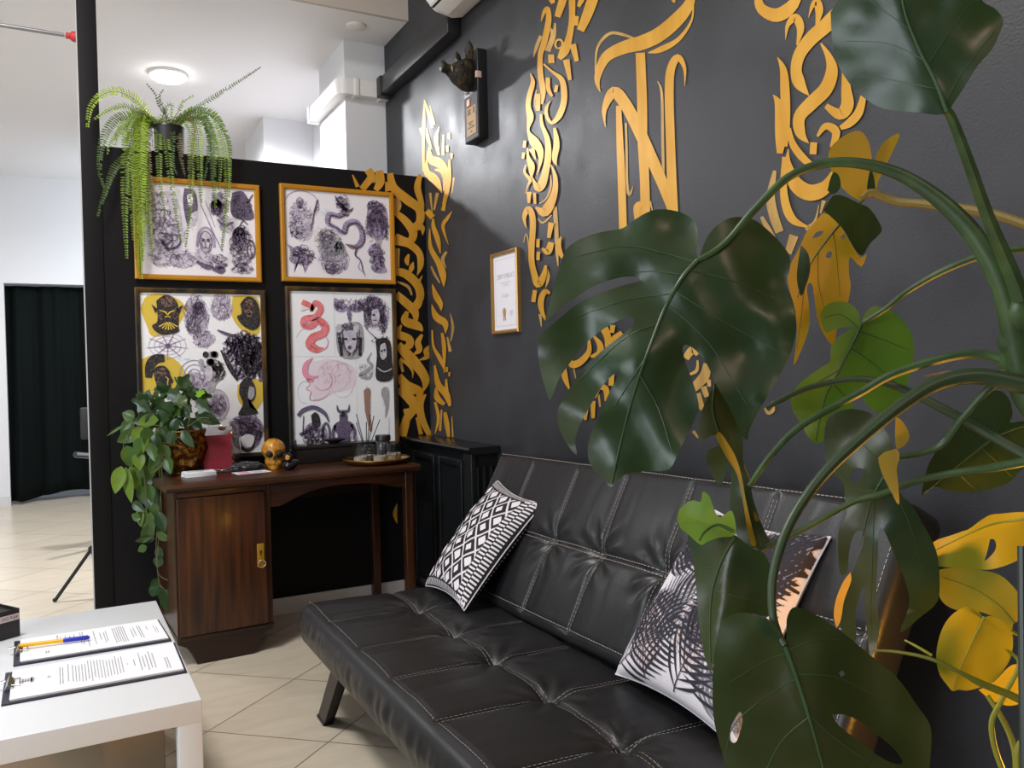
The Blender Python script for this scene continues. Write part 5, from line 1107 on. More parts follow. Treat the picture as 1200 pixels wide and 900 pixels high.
# black box with label
BC = Vector((-.156, 2.802, TZ)); da = Vector((-.85, -.527, 0)); db = Vector((-.527, .85, 0)); BM = Matrix(((da.x, db.x, 0, BC.x), (da.y, db.y, 0, BC.y), (0, 0, 1, BC.z), (0, 0, 0, 1)))
t = thing('black_box', 'black card box with white label strip on the far corner of the white table', 'box', BC)
def bxp(name, m_, *bx, bev=.0015):
    b = MB(); b.xf = BM; b.box(*bx, bev); return b.build(name, m_, t)
M_BB = mat('black_card', (.016, .014, .017), .45)
for q in (((0, 0, 0), (.20, .004, .082)), ((0, .10, 0), (.20, .104, .082)), ((0, .004, 0), (.004, .10, .082)), ((.196, .004, 0), (.20, .10, .082))): bxp('side_panel', M_BB, *q)
bxp('tray_floor', M_BB, (.004, .004, .0), (.196, .10, .074))
bxp('label_strip', mat('white_label', (.62, .56, .60), .5), (.002, -.0012, .050), (.16, .0, .068), bev=0)
Rt = Matrix((tuple((-da.x, 0, -db.x)), tuple((-da.y, 0, -db.y)), (0, 1, 0)))
text(t, 'label_lettering', 'CEPT DO RĄK', .0125, BM @ Vector((.044, -.0016, .059)), Rt, M_INKK, ext=.0001)
p = BM @ Vector((.066, .05, .0745)); t = thing('dark_bottle', 'dark red brown bottle standing in the black labelled box', 'bottle', p)
b = MB(); b.lathe([(.0001, 0), (.024, 0), (.026, .004), (.026, .018), (.018, .026), (.012, .028)], p, 20, cap=True); b.build('bottle_body', mat('dark_brown_plastic', (.05, .018, .018), .3), t)
b = MB(); b.lathe([(.012, .028), (.012, .05), (.0001, .051)], p, 16); b.build('cap', M_BLACKPL, t)
# ------------------------------------------------------------------ plants: shared
R = random.Random(11)
M_STEM = mat('green_stem', (.050, .095, .028), .42, col2=(.026, .05, .016), scale=25)
M_STEMD = mat('dark_green_stem', (.028, .05, .02), .4)
M_RIB = mat('pale_green_midrib', (.030, .068, .024), .45)
M_MON = leaf_mat('monstera_leaf', (.0105, .031, .0105), (.13, .17, .03), .36, .08, (.24, .28, .02), coat=.08)
M_MONY = leaf_mat('young_monstera_leaf', (.060, .165, .018), (.14, .25, .03), .36, .22, (.26, .42, .03))
M_MONU = leaf_mat('lamp_yellow_underside', (.05, .09, .03), (.34, .21, .016), .45, .45, (.70, .44, .02))  # orange light of the plant lamp is put into this underside colour
def depth_fn(a, c, d0, ga=0.0, gp=0.0, fold=0.0, cup=0.0, arch=0.0, wav=.006, seed=0.0, rip=.0011):
    """depth of a blade: midrib from a to c; slope along, across, fold, cup, arch"""
    ax, ay = a; L = math.hypot(c[0] - ax, c[1] - ay); tx, ty = (c[0] - ax) / L, (c[1] - ay) / L
    def f(x, y):
        al = (x - ax) * tx + (y - ay) * ty; pe = (x - ax) * -ty + (y - ay) * tx
        return d0 + ga * al + gp * pe + fold * abs(pe) + cup * pe * pe + arch * al * al + rip * sin((al - abs(pe) * .55) / 11.0) * min(1, abs(pe) / 40) + wav * noise.noise(Vector((x / 55 + seed, y / 55, seed)))
    return f
def blade(parent, patches, m_, rib=None, veins=(), flip=True, label=None, name='leaf', ribr=.0022, mrib=None):
    """patches: list of (outline, holes, depth function)"""
    b = MB(); b.flip = flip
    for ol, hs, df in patches: b.region(ol, lambda x, y: at_d(x, y, df(x, y)), hs)
    o = b.build(name, m_, parent, angle=180)
    if label: tag(o, label)
    if rib:
        df = patches[0][2]; b = MB(); sp = cr_spline(rib, 6); k = len(sp)
        b.tube([at_d(x, y, df(x, y) - .0006) for x, y in sp], [ribr * (1 - .75 * i / k) for i in range(k)], 7)
        for v in veins:
            sv = cr_spline(v, 5); b.tube([at_d(x, y, df(x, y) - .0004) for x, y in sv], [ribr * .30 * (1 - .7 * i / len(sv)) for i in range(len(sv))], 5)
        b.build('midrib', mrib or M_RIB, o)
    return o
def stem(parent, pts, r, m_=None, name='petiole', n=8):
    sp = cr_spline(pts, 8); rr = cr_spline([(q,) for q in r], 8) if isinstance(r, (list, tuple)) else [(r,)] * len(sp)
    if len(rr) < len(sp): rr = [rr[min(int(i * len(rr) / len(sp)), len(rr) - 1)] for i in range(len(sp))]
    b = MB(); b.tube([at_d(x, y, d) for x, y, d in sp], [q[0] for q in rr[:len(sp)]], n); return b.build(name, m_ or M_STEM, parent)
def zz(ox, oy, k, pts): return [(ox + x / k, oy + y / k) for x, y in pts]
# ------------------------------------------------------------------ monstera
mp0 = Vector((1.13, .42, 0)); mon = thing('monstera_plant', 'large monstera with split glossy leaves in front of the sofa', 'plant', mp0)
b = MB(); b.lathe([(.0001, 0), (.13, 0), (.15, .02), (.185, .34), (.19, .36), (.175, .36), (.17, .33), (.0001, .32)], mp0, 36); b.build('pot', mat('dark_clay_pot', (.03, .03, .03), .5), mon)
b = MB(); b.lathe([(.172, .325), (.10, .335), (.0001, .34)], mp0, 24); b.build('soil', mat('potting_soil', (.02, .012, .008), .9, bump=.6, bscale=80), mon)
crown = at_d(1196, 432, 1.0)
b = MB(); pth = [mp0 + Vector((0, 0, .3)), mp0 + Vector((.0, .02, .6)), mp0 + Vector((-.02, .07, .85)), mp0 + Vector((-.07, .13, 1.05)), at_d(1196, 445, 1.0), at_d(1188, 400, .99), at_d(1198, 345, .97)]
sp = cr_spline([tuple(p) for p in pth], 8); b.tube(sp, [.016 + .002 * sin(i * 1.3) for i in range(len(sp))], 12); b.build('main_stem', M_STEM, mon)
b = MB(); b.tube([at_d(1200, 910, .93), at_d(1198, 760, .95), at_d(1197, 640, .97)], .0045, 8); b.build('support_stake', mat('dark_green_stake', (.03, .04, .03), .4), mon)
# big leaf
q = lambda *p: zz(600, 220, 2.5, p)
L1 = q((548, 215), (560, 170), (590, 120), (640, 88), (700, 90), (745, 120), (790, 165), (815, 205), (812, 250), (800, 275), (822, 330), (833, 400), (825, 460), (800, 520), (760, 590), (720, 660), (695, 710), (690, 740), (668, 715), (640, 650), (602, 585), (570, 515), (540, 478), (512, 460), (500, 470), (508, 510), (528, 565), (545, 620), (545, 655), (520, 710), (490, 770), (460, 825), (400, 830), (340, 838), (310, 855), (290, 877), (265, 850), (235, 820), (222, 780), (228, 730), (255, 670), (285, 600), (305, 562), (316, 538), (300, 545), (265, 580), (222, 652), (197, 700), (185, 742), (190, 782), (164, 755), (140, 710), (132, 660), (150, 620), (200, 540), (270, 472), (330, 425), (358, 395), (350, 380), (328, 382), (270, 412), (210, 462), (165, 520), (135, 565), (112, 622), (95, 580), (80, 520), (76, 460), (85, 430), (130, 390), (190, 342), (250, 312), (320, 288), (368, 275), (374, 267), (362, 261), (320, 262), (250, 284), (190, 318), (140, 352), (98, 392), (110, 340), (125, 280), (140, 230), (160, 180), (200, 150), (260, 130), (320, 120), (350, 100), (390, 75), (430, 63), (480, 68), (520, 85), (540, 108), (545, 150), (541, 195))
rib1 = q((545, 212), (500, 262), (450, 350), (410, 450), (370, 560), (330, 700), (292, 865))
v1 = [q((538, 218), (440, 190), (330, 170), (190, 200)), q((505, 255), (400, 245), (250, 265)), q((470, 310), (330, 330), (170, 385)), q((428, 400), (330, 440), (200, 560)), q((390, 500), (300, 640)), q((520, 240), (640, 270), (790, 330)), q((475, 300), (600, 380), (780, 480)), q((455, 340), (580, 460), (690, 640)), q((375, 550), (430, 650), (470, 780))]
d1 = depth_fn((818, 305), (717, 566), 1.06, -.00030, .00030, .00022, 0, .0000006, .020, 1, .0018)
blade(mon, [(L1, [], d1)], M_MON, rib1, v1, label='very large dark green split leaf', ribr=.0034)
stem(mon, [(1196, 440, .99), (1188, 395, .985), (1172, 330, .98), (1130, 262, .99), (1062, 208, 1.01), (990, 190, 1.03), (930, 204, 1.045), (885, 245, 1.05), (850, 285, 1.055), (819, 305, 1.058)], [.015, .0135, .0125, .011, .008, .0065, .0055, .005, .0045, .004], M_STEM, n=10)
# upper right leaf, nearest to the camera
q = lambda *p: zz(860, 0, 3.53, p)
L2 = q((400, 50), (405, 150), (420, 240), (460, 320), (510, 380), (560, 420), (620, 450), (690, 460), (760, 465), (830, 475), (880, 468), (910, 425), (960, 350), (1010, 270), (1070, 200), (1108, 115), (1112, 75), (1080, 35), (1030, 5), (1010, -60), (940, -190), (760, -290), (600, -210), (480, -80), (425, 10))
d2 = depth_fn((1108, 130), (1020, -60), .86, .00012, -.00035, .00018, 0, 0, .008, 4)
blade(mon, [(L2, [], d2)], M_MON, q((882, 462), (830, 330), (760, 190), (700, 20), (680, -200)), [q((850, 370), (700, 340), (520, 300)), q((790, 250), (640, 180), (460, 170)), q((870, 430), (960, 280), (1080, 130)), q((740, 130), (600, 30), (500, -40)), q((800, 270), (900, 120), (1000, -20))], label='rounded green leaf at the top')
stem(mon, [(1196, 350, .96), (1185, 320, .95), (1158, 255, .92), (1135, 190, .89), (1116, 140, .87), (1108, 128, .862)], [.010, .009, .007, .006, .005, .004], M_STEM)
# leaf seen from below, yellow lamp light in its colour, with folded green lobes
q = lambda *p: zz(860, 130, 2.571, p)
dA = depth_fn((1020, 232), (975, 165), 1.22, .0004, .0003, 0, 0, 0, .006, 2)
A_ = q((390, 275), (345, 250), (310, 210), (288, 165), (285, 130), (300, 100), (340, 70), (380, 60), (405, 90), (415, 140), (414, 200), (405, 245))
B_ = q((412, 235), (418, 190), (425, 150), (440, 110), (470, 80), (500, 70), (480, 120), (455, 170), (436, 210), (428, 240))
C_ = q((268, 308), (300, 318), (325, 352), (345, 385), (380, 440), (400, 430), (384, 470), (350, 440), (347, 490), (352, 530), (340, 590), (310, 660), (300, 706), (270, 672), (250, 620), (238, 530), (226, 520), (220, 540), (228, 600), (225, 660), (195, 740), (180, 762), (190, 680), (185, 600), (165, 530), (163, 480), (188, 430), (205, 395), (222, 360))
dC = depth_fn((1010, 228), (930, 400), 1.20, -.00015, .0003, .0002, 0, 0, .008, 3)
hC = [q((236, 384), (248, 366), (270, 362), (258, 378)), q((276, 440), (284, 424), (296, 426), (290, 444)), q((322, 380), (330, 372), (335, 378), (328, 386))]
yl = blade(mon, [(C_, hC, dC), (A_, [], dA), (B_, [], depth_fn((1020, 225), (1050, 160), 1.225, 0, 0, 0))], M_MONU, q((395, 262), (330, 330), (280, 390), (225, 470), (190, 560)), [q((300, 365), (310, 440), (320, 560)), q((255, 425), (255, 520), (290, 660)), q((215, 490), (205, 600), (190, 720))], label='split leaf seen from below with yellow lamp light in its colour', mrib=M_STEM, ribr=.002, flip=False)
D_ = q((270, 300), (298, 256), (330, 256), (370, 275), (410, 295), (445, 350), (438, 372), (410, 400), (386, 436), (360, 410), (332, 360), (296, 322))
E_ = q((282, 240), (290, 205), (302, 184), (318, 198), (321, 230), (302, 250))
F_ = q((202, 405), (224, 430), (230, 480), (216, 530), (202, 558), (190, 510), (193, 460))
G_ = q((405, 200), (412, 178), (422, 200), (425, 240), (402, 240))
for ol_, df_, lb_ in ((D_, depth_fn((970, 245), (1010, 300), 1.165, .0002, -.0004, 0), 'dark green folded lobe'), (E_, depth_fn((975, 220), (980, 200), 1.17, 0, 0), 'small green lobe'), (F_, depth_fn((945, 290), (940, 345), 1.16, 0, .0005), 'narrow dark lobe'), (G_, depth_fn((1020, 215), (1024, 200), 1.20, 0, 0), 'pale green lobe')):
    blade(mon, [(ol_, [], df_)], M_MON, label=lb_, name='leaf_lobe')
stem(mon, [(1215, 268, 1.05), (1160, 250, 1.10), (1090, 240, 1.16), (1050, 236, 1.19), (1022, 226, 1.20), (1010, 232, 1.20)], [.006, .0065, .0065, .006, .006, .004], mat('lamp_orange_stem', (.20, .14, .03), .45))  # stem coloured as if lit orange by the lamp
# mid green leaf below
q = lambda *p: zz(860, 330, 3.103, p)
L4 = q((465, 158), (468, 130), (490, 100), (520, 90), (560, 100), (610, 135), (645, 190), (655, 240), (645, 320), (620, 400), (572, 458), (530, 480), (488, 450), (450, 400), (432, 395), (428, 430), (434, 462), (380, 470), (340, 500), (326, 575), (300, 590), (270, 565), (245, 520), (215, 470), (208, 430), (225, 385), (270, 345), (320, 310), (350, 290), (352, 240), (375, 205), (420, 175), (440, 168), (420, 164), (370, 172), (336, 186), (320, 150), (318, 110), (345, 80), (390, 72), (430, 85), (455, 118), (460, 148))
blade(mon, [(L4, [], depth_fn((1009, 380), (950, 510), 1.14, -.0002, .0002, .00025, 0, 0, .012, 6))], M_MONY, q((463, 158), (440, 210), (405, 280), (370, 350), (330, 430), (298, 580)), [q((455, 180), (540, 210), (640, 250)), q((425, 240), (510, 300), (600, 380)), q((450, 165), (390, 120), (330, 130)), q((385, 320), (300, 370), (220, 430)), q((360, 370), (420, 430))], label='bright mid green leaf with a notched edge')
stem(mon, [(1215, 290, 1.02), (1160, 297, 1.05), (1110, 315, 1.08), (1065, 340, 1.11), (1040, 360, 1.12), (1012, 378, 1.135)], [.005, .005, .0045, .004, .0038, .0035], M_STEM)
# dark fingered leaf hanging over the cushion
L5 = [(966, 520), (969, 492), (990, 480), (1010, 481), (1025, 488), (1038, 505), (1046, 522), (1050, 548), (1054, 576), (1068, 592), (1084, 618), (1097, 645), (1101, 673), (1099, 704), (1080, 722), (1055, 741), (1065, 711), (1063, 688), (1050, 654), (1036, 622), (1030, 622), (1029, 647), (1027, 685), (1029, 719), (1030, 745), (1021, 771), (1017, 749), (1014, 719), (1013, 690), (1010, 690), (1002, 720), (1003, 750), (992, 753), (985, 730), (991, 692), (1004, 658), (1012, 636), (1010, 622), (1001, 626), (995, 647), (993, 670), (984, 671), (982, 636), (984, 618), (992, 603), (990, 585), (988, 566), (978, 556), (968, 545)]
d5 = depth_fn((1052, 535), (1030, 740), 1.06, .0001, .0003, .0003, 0, 0, .012, 8)
blade(mon, [(L5, [[(995, 560), (1000, 550), (1010, 549), (1011, 557), (1003, 566)]], d5)], M_MON, [(1052, 538), (1035, 560), (1020, 590), (1008, 640)], [[(1040, 560), (1068, 620), (1085, 690)], [(1025, 585), (1022, 660), (1021, 750)], [(1040, 550), (1010, 520), (985, 500)], [(1028, 575), (1000, 570), (975, 540)]], label='dark green leaf split into hanging fingers')
q = lambda *p: zz(860, 330, 3.103, p)
for ol_, df_ in ((q((525, 640), (545, 622), (575, 612), (595, 610), (602, 640), (592, 680), (598, 740), (600, 812), (570, 762), (545, 712), (530, 672)), depth_fn((1048, 530), (1045, 590), 1.035, 0, .0008)), (zz(940, 560, 2.646, [(150, 293), (130, 318), (107, 370), (98, 420), (106, 462), (120, 440), (130, 380), (152, 320)]), depth_fn((985, 690), (980, 730), 1.04, 0, .0008)), (q((588, 492), (610, 505), (635, 545), (636, 575), (615, 600), (592, 606), (586, 560)), depth_fn((1050, 500), (1052, 520), 1.05, 0, .0004))):
    blade(mon, [(ol_, [], df_)], M_MONU, label='curled edge of the fingered leaf with lamp yellow in its colour', name='leaf_lobe', flip=False)
stem(mon, [(1190, 440, .99), (1163, 452, 1.0), (1127, 491, 1.02), (1105, 520, 1.04), (1080, 531, 1.05), (1052, 536, 1.055)], [.005, .0045, .0045, .0045, .004, .0035], M_STEM)
# grey green leaf at the right edge
q = lambda *p: zz(860, 330, 3.103, p)
L6 = q((690, 775), (684, 775), (690, 730), (710, 660), (760, 580), (810, 510), (860, 440), (920, 402), (970, 398), (1002, 430), (1014, 485), (1004, 512), (1055, 508), (1110, 522), (1150, 570), (1150, 640), (1080, 665), (1040, 690), (1000, 730), (930, 755), (850, 768), (780, 760), (725, 745))
blade(mon, [(L6, [], depth_fn((1200, 500), (1085, 575), 1.16, -.0002, -.0003, .0002, 0, 0, .008, 5))], M_MON, q((1060, 520), (960, 560), (850, 640), (690, 770)), [q((960, 560), (940, 480), (930, 420)), q((900, 600), (850, 550), (815, 520)), q((900, 605), (960, 660), (1010, 710)), q((800, 680), (850, 730), (880, 755))], label='grey green pointed leaf at the right')
# petioles crossing the picture
stem(mon, [(1196, 440, .99), (1182, 425, 1.0), (1134, 415, 1.02), (1053, 436, 1.04), (1005, 462, 1.05), (940, 498, 1.05), (905, 532, 1.05), (878, 570, 1.05)], [.008, .007, .006, .0055, .005, .0045, .004, .004], M_STEM)
stem(mon, [(898, 478, 1.12), (925, 464, 1.11), (957, 452, 1.10), (1005, 444, 1.08), (1053, 454, 1.07), (1118, 486, 1.05), (1182, 522, 1.02), (1215, 540, 1.0)], [.0035, .004, .004, .0045, .005, .006, .007, .008], M_STEMD)
stem(mon, [(1215, 455, .97), (1150, 441, .98), (1102, 448, .98), (1060, 472, .97), (1005, 517, .95), (960, 562, .93), (925, 615, .91), (907, 670, .89), (905, 715, .87), (912, 742, .86), (920, 757, .852)], [.011, .010, .009, .008, .007, .006, .0055, .005, .0045, .004, .004], M_STEMD, n=10)
stem(mon, [(1215, 538, 1.0), (1165, 548, 1.02), (1134, 552, 1.03), (1080, 562, 1.05), (1030, 580, 1.06), (998, 589, 1.06), (947, 617, 1.05), (900, 640, 1.04), (880, 652, 1.03)], [.006, .0055, .005, .0045, .0042, .004, .004, .0038, .0035], M_STEM)
stem(mon, [(1083, 441, 1.03), (1110, 437, 1.02), (1150, 436, 1.0), (1178, 436, .99)], [.0015, .0025, .003, .003], mat('brown_sheath', (.14, .08, .04), .7), name='dry_sheath')
# narrow drooping leaf and curled leaf in front of the cushion
q = lambda *p: zz(780, 440, 4.5, p)
L7 = q((262, 40), (330, 150), (390, 260), (408, 350), (412, 470), (440, 540), (462, 650), (497, 760), (556, 890), (548, 910), (440, 905), (385, 860), (342, 760), (340, 640), (344, 540), (330, 470), (318, 510), (292, 577), (240, 520), (216, 440), (230, 392), (278, 368), (262, 318), (230, 322), (182, 350), (173, 290), (190, 190), (230, 100))
d7 = depth_fn((838, 450), (890, 635), 1.10, -.0003, .0004, .0004, 0, 0, .010, 11)
blade(mon, [(L7, [], d7)], M_MON, q((262, 50), (250, 180), (290, 320), (345, 430), (400, 580), (440, 720), (475, 890)), label='narrow dark leaf hanging behind the big leaf')
for ol_, df_ in ((q((262, 320), (285, 298), (330, 360), (370, 430), (398, 520), (420, 640), (445, 760), (478, 890), (450, 888), (425, 780), (405, 650), (375, 520), (320, 430)), depth_fn((845, 510), (885, 637), 1.075, -.0003, .0008)), (q((413, 468), (440, 530), (446, 560), (420, 535)), depth_fn((872, 545), (878, 562), 1.07, 0, 0)), (q((466, 710), (496, 765), (500, 800), (470, 760)), depth_fn((885, 600), (890, 615), 1.05, 0, 0))):
    blade(mon, [(ol_, [], df_)], M_MONU, label='edge curled towards the lamp with lamp yellow in its colour', name='leaf_lobe', flip=False)
q = lambda *p: zz(700, 560, 2.727, p)
L7b = q((255, 130), (265, 98), (300, 72), (330, 76), (336, 45), (358, 58), (376, 108), (395, 126), (430, 105), (442, 180), (390, 190), (350, 205), (330, 214), (292, 182), (265, 160))
blade(mon, [(L7b, [], depth_fn((860, 625), (820, 610), 1.00, .0004, .0006, -.0004, 0, 0, .01, 12))], M_MONY, q((432, 170), (385, 150), (345, 170), (325, 200)), label='small curled leaf lit yellow inside', flip=False, mrib=M_STEM)
L7c = q((285, 172), (328, 212), (380, 190), (430, 178), (500, 228), (532, 240), (556, 300), (552, 400), (546, 442), (480, 432), (420, 452), (392, 492), (376, 560), (366, 612), (345, 582), (338, 540), (325, 480), (318, 380), (308, 280))
blade(mon, [(L7c, [], depth_fn((860, 625), (835, 780), 1.01, -.0002, .0005, .0005, 0, 0, .012, 13))], M_MON, q((440, 190), (400, 260), (370, 350), (360, 450), (362, 590)), [q((390, 280), (330, 290)), q((372, 360), (450, 380), (530, 400))], label='dark leaf drooping over the white cushion')
# bottom leaf
L8 = [(920, 757), (912, 738), (899, 725), (883, 721), (865, 718), (847, 727), (839, 751), (836, 780), (835, 809), (836, 839), (841, 864), (848, 888), (852, 905), (870, 935), (910, 970), (970, 985), (1030, 965), (1070, 935), (1086, 912), (1091, 880), (1090, 850), (1074, 826), (1060, 805), (1045, 788), (1020, 768), (990, 743), (964, 725), (942, 714), (929, 712), (922, 725), (922, 742)]
H8 = [[(975, 838), (986, 837), (1004, 843), (1024, 858), (1046, 876), (1058, 893), (1048, 895), (1030, 886), (1006, 868), (984, 851)], [(983, 788), (987, 786), (990, 790), (986, 793)], [(857, 850), (867, 834), (870, 846), (863, 869), (856, 867)]]
d8 = depth_fn((920, 757), (985, 960), .85, -.00022, -.00015, .00022, 0, .0000004, .010, 17)
blade(mon, [(L8, H8, d8)], M_MON, [(920, 757), (932, 790), (948, 840), (962, 890), (985, 980)], [[(923, 765), (895, 775), (855, 800)], [(934, 795), (900, 815), (860, 850), (850, 890)], [(948, 840), (915, 870), (890, 920)], [(922, 762), (960, 750), (985, 750)], [(932, 790), (985, 795), (1050, 830)], [(946, 835), (985, 870), (1060, 920)]], label='broad dark leaf with slits at the bottom of the picture', ribr=.0028)
# ------------------------------------------------------------------ young climbing plant, yellow lamp light in its colours
cp0 = Vector((1.57, .37, 0)); cl = thing('climbing_plant', 'heart leaved climbing plant coloured with yellow lamp light at the right edge', 'plant', cp0)
b = MB(); b.lathe([(.0001, 0), (.09, 0), (.1, .01), (.125, .22), (.13, .235), (.118, .235), (.115, .21), (.0001, .2)], cp0, 32); b.build('pot', mat('brown_clay_pot', (.12, .05, .025), .6), cl)
M_YG = leaf_mat('lamp_yellow_leaf', (.22, .24, .015), (.29, .26, .015), .38, .45, (.44, .37, .015), var=.2)  # leaf colour pushed to yellow to carry the lamp light
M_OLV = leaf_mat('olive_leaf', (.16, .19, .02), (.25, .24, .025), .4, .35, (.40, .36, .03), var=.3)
M_YST = mat('lamp_yellow_stem', (.30, .30, .03), .35)  # lamp light is mixed into the stem colour too
q = lambda *p: zz(1080, 540, 6.425, p)
L9 = q((60, 672), (80, 622), (130, 590), (220, 562), (310, 530), (360, 512), (440, 452), (520, 407), (620, 396), (760, 386), (880, 410), (950, 520), (920, 650), (770, 722), (680, 770), (570, 808), (480, 820), (350, 812), (230, 806), (90, 785), (68, 730))
blade(cl, [(L9, [q((515, 590), (545, 592), (562, 630), (550, 680), (510, 726), (475, 752), (490, 700), (505, 640))], depth_fn((1215, 600), (1090, 655), 1.06, .0002, .0006, .0003, 0, 0, .01, 21))], M_YG, q((880, 430), (700, 450), (520, 480), (330, 560), (90, 680)), label='leaf with one hole and lamp yellow in its colour', mrib=M_YST)
q = lambda *p: zz(1080, 660, 3.75, p)
L10 = q((74, 30), (110, 22), (180, 22), (260, 30), (340, 50), (400, 100), (442, 160), (447, 220), (422, 255), (402, 268), (392, 302), (335, 245), (262, 215), (200, 205), (150, 205), (102, 180), (76, 140), (70, 85))
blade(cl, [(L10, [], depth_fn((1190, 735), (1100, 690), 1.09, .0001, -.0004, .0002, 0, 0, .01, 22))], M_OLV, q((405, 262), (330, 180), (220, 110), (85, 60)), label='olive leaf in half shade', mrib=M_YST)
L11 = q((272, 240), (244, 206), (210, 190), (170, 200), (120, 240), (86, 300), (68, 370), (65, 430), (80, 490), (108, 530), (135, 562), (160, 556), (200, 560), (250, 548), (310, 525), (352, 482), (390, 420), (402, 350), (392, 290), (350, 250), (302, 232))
blade(cl, [(L11, [], depth_fn((1152, 724), (1114, 808), 1.03, -.0002, .0002, .0002, 0, 0, .006, 23))], M_YG, q((272, 240), (230, 330), (180, 440), (138, 556)), label='heart shaped leaf with bright lamp yellow in its colour', mrib=M_YST, ribr=.0014)
L12 = q((250, 556), (320, 520), (382, 456), (430, 456), (440, 600), (392, 626), (340, 616), (290, 590))
blade(cl, [(L12, [], depth_fn((1190, 790), (1150, 810), 1.07, 0, .0004))], M_YG, label='small leaf behind the stem with lamp yellow in its colour')
stem(cl, [(1020, 762, 1.08), (1052, 764, 1.06), (1090, 772, 1.03), (1125, 788, 1.01), (1150, 801, 1.0), (1185, 815, .99), (1225, 835, .98)], [.0015, .002, .0025, .003, .0045, .005, .006], M_OLV, name='vine')
stem(cl, [(1060, 750, 1.07), (1075, 758, 1.06), (1092, 768, 1.05)], [.0012, .0018, .002], M_YST, name='vine')
stem(cl, [(1185, 765, 1.03), (1194, 780, 1.03), (1174, 820, 1.02), (1163, 843, 1.02), (1163, 863, 1.02), (1168, 884, 1.02), (1178, 910, 1.02)], [.002, .0025, .003, .0035, .0035, .0035, .0035], M_YST, name='vine')
stem(cl, [(1157, 815, 1.05), (1172, 838, 1.04), (1184, 862, 1.04), (1190, 885, 1.04), (1191, 910, 1.04)], [.003, .0035, .004, .004, .004], M_YST, name='vine')
stem(cl, [(1195, 868, 1.0), (1191, 885, 1.0), (1193, 910, 1.0)], [.002, .004, .004], M_YST, name='vine')
stem(cl, [(1152, 724, 1.03), (1165, 735, 1.06), (1190, 742, 1.08), (1220, 760, 1.08)], [.002, .002, .0025, .003], M_YST, name='petiole')
# ------------------------------------------------------------------ fern on top of the partition
fp = Vector((.432, 4.204, 2.2505)); fern = thing('hanging_fern', 'long trailing fern in a black pot on top of the partition', 'plant', fp)
b = MB(); b.lathe([(.0001, 0), (.066, 0), (.070, .004), (.072, .12), (.074, .122), (.073, .130), (.066, .130), (.063, .115), (.0001, .112)], fp, 28); b.build('pot', M_BLACKPL, fern)
M_F = [leaf_mat('fern_green', (.19, .29, .04), (.22, .32, .06), .5, .35, (.22, .32, .05)), leaf_mat('fern_lime', (.32, .46, .035), (.34, .46, .06), .5, .4, (.35, .45, .05)), leaf_mat('fern_dry', (.17, .14, .06), (.2, .17, .08), .6, .3), leaf_mat('fern_dark', (.065, .12, .025), (.09, .15, .04), .5, .3)]
q7 = lambda *p: zz(100, 70, 3.462, p)
FR = [(((262, 230), (200, 160), (120, 130), (60, 150), (20, 200), (8, 280)), 1, 1.0), (((250, 235), (170, 190), (100, 205), (30, 245)), 0, .8), (((255, 240), (150, 230), (90, 285), (62, 370), (58, 450), (75, 525)), 3, .9), (((250, 250), (170, 270), (110, 330), (85, 390)), 0, .8),
 (((262, 245), (222, 240), (205, 350), (212, 500), (215, 650), (226, 890)), 1, 1.1), (((258, 240), (230, 230), (218, 350), (222, 560), (232, 820)), 1, 1.1), (((260, 250), (205, 270), (168, 400), (160, 600), (168, 810)), 0, .95), (((250, 260), (180, 380), (120, 440), (80, 540), (48, 640)), 3, .9),
 (((270, 240), (240, 280), (245, 500), (262, 690), (272, 790)), 0, 1.0), (((268, 250), (228, 330), (238, 520), (230, 700), (222, 860)), 1, 1.1), (((300, 240), (295, 300), (298, 420), (302, 500), (322, 630)), 0, .7), (((310, 235), (325, 300), (342, 450), (362, 600), (386, 740)), 0, .7), (((340, 240), (352, 300), (356, 420), (372, 470)), 3, .6), (((360, 240), (378, 320), (392, 420), (405, 475)), 2, .7),
 (((390, 240), (425, 300), (428, 450), (424, 600), (404, 770)), 0, .7), (((395, 235), (450, 270), (462, 400), (466, 520), (470, 585)), 0, .9), (((400, 230), (480, 240), (518, 350), (520, 480), (530, 605)), 0, .9), (((395, 225), (440, 205), (515, 220), (560, 320), (576, 450), (572, 600), (553, 775)), 0, .9), (((395, 230), (450, 205), (530, 240), (580, 340), (586, 445)), 3, .8),
 (((400, 230), (480, 180), (560, 130), (640, 80), (710, 35)), 3, .55), (((330, 235), (300, 190), (280, 140), (245, 100)), 3, .5), (((335, 235), (312, 190), (300, 150), (318, 122)), 3, .5), (((360, 235), (378, 210), (400, 170), (437, 150)), 0, .6), (((258, 240), (215, 320), (208, 520), (205, 700), (212, 840)), 1, 1.1), (((262, 240), (195, 260), (180, 420), (190, 600), (195, 740)), 0, 1.0), (((400, 240), (490, 270), (500, 380), (482, 490)), 3, .7), (((400, 240), (500, 250), (545, 390), (542, 530)), 0, .7), (((270, 245), (225, 220), (190, 240), (160, 300), (150, 360)), 0, .9), (((265, 240), (235, 260), (232, 420), (245, 620)), 1, 1.0), (((310, 240), (330, 190), (350, 190), (345, 260)), 0, .6), (((395, 240), (470, 230), (505, 300), (515, 420), (512, 520)), 3, .9), (((390, 240), (430, 230), (440, 330), (420, 470)), 2, .6), (((262, 240), (210, 215), (150, 260), (120, 350)), 0, .9), (((275, 250), (250, 330), (262, 480), (285, 620)), 2, .7)]
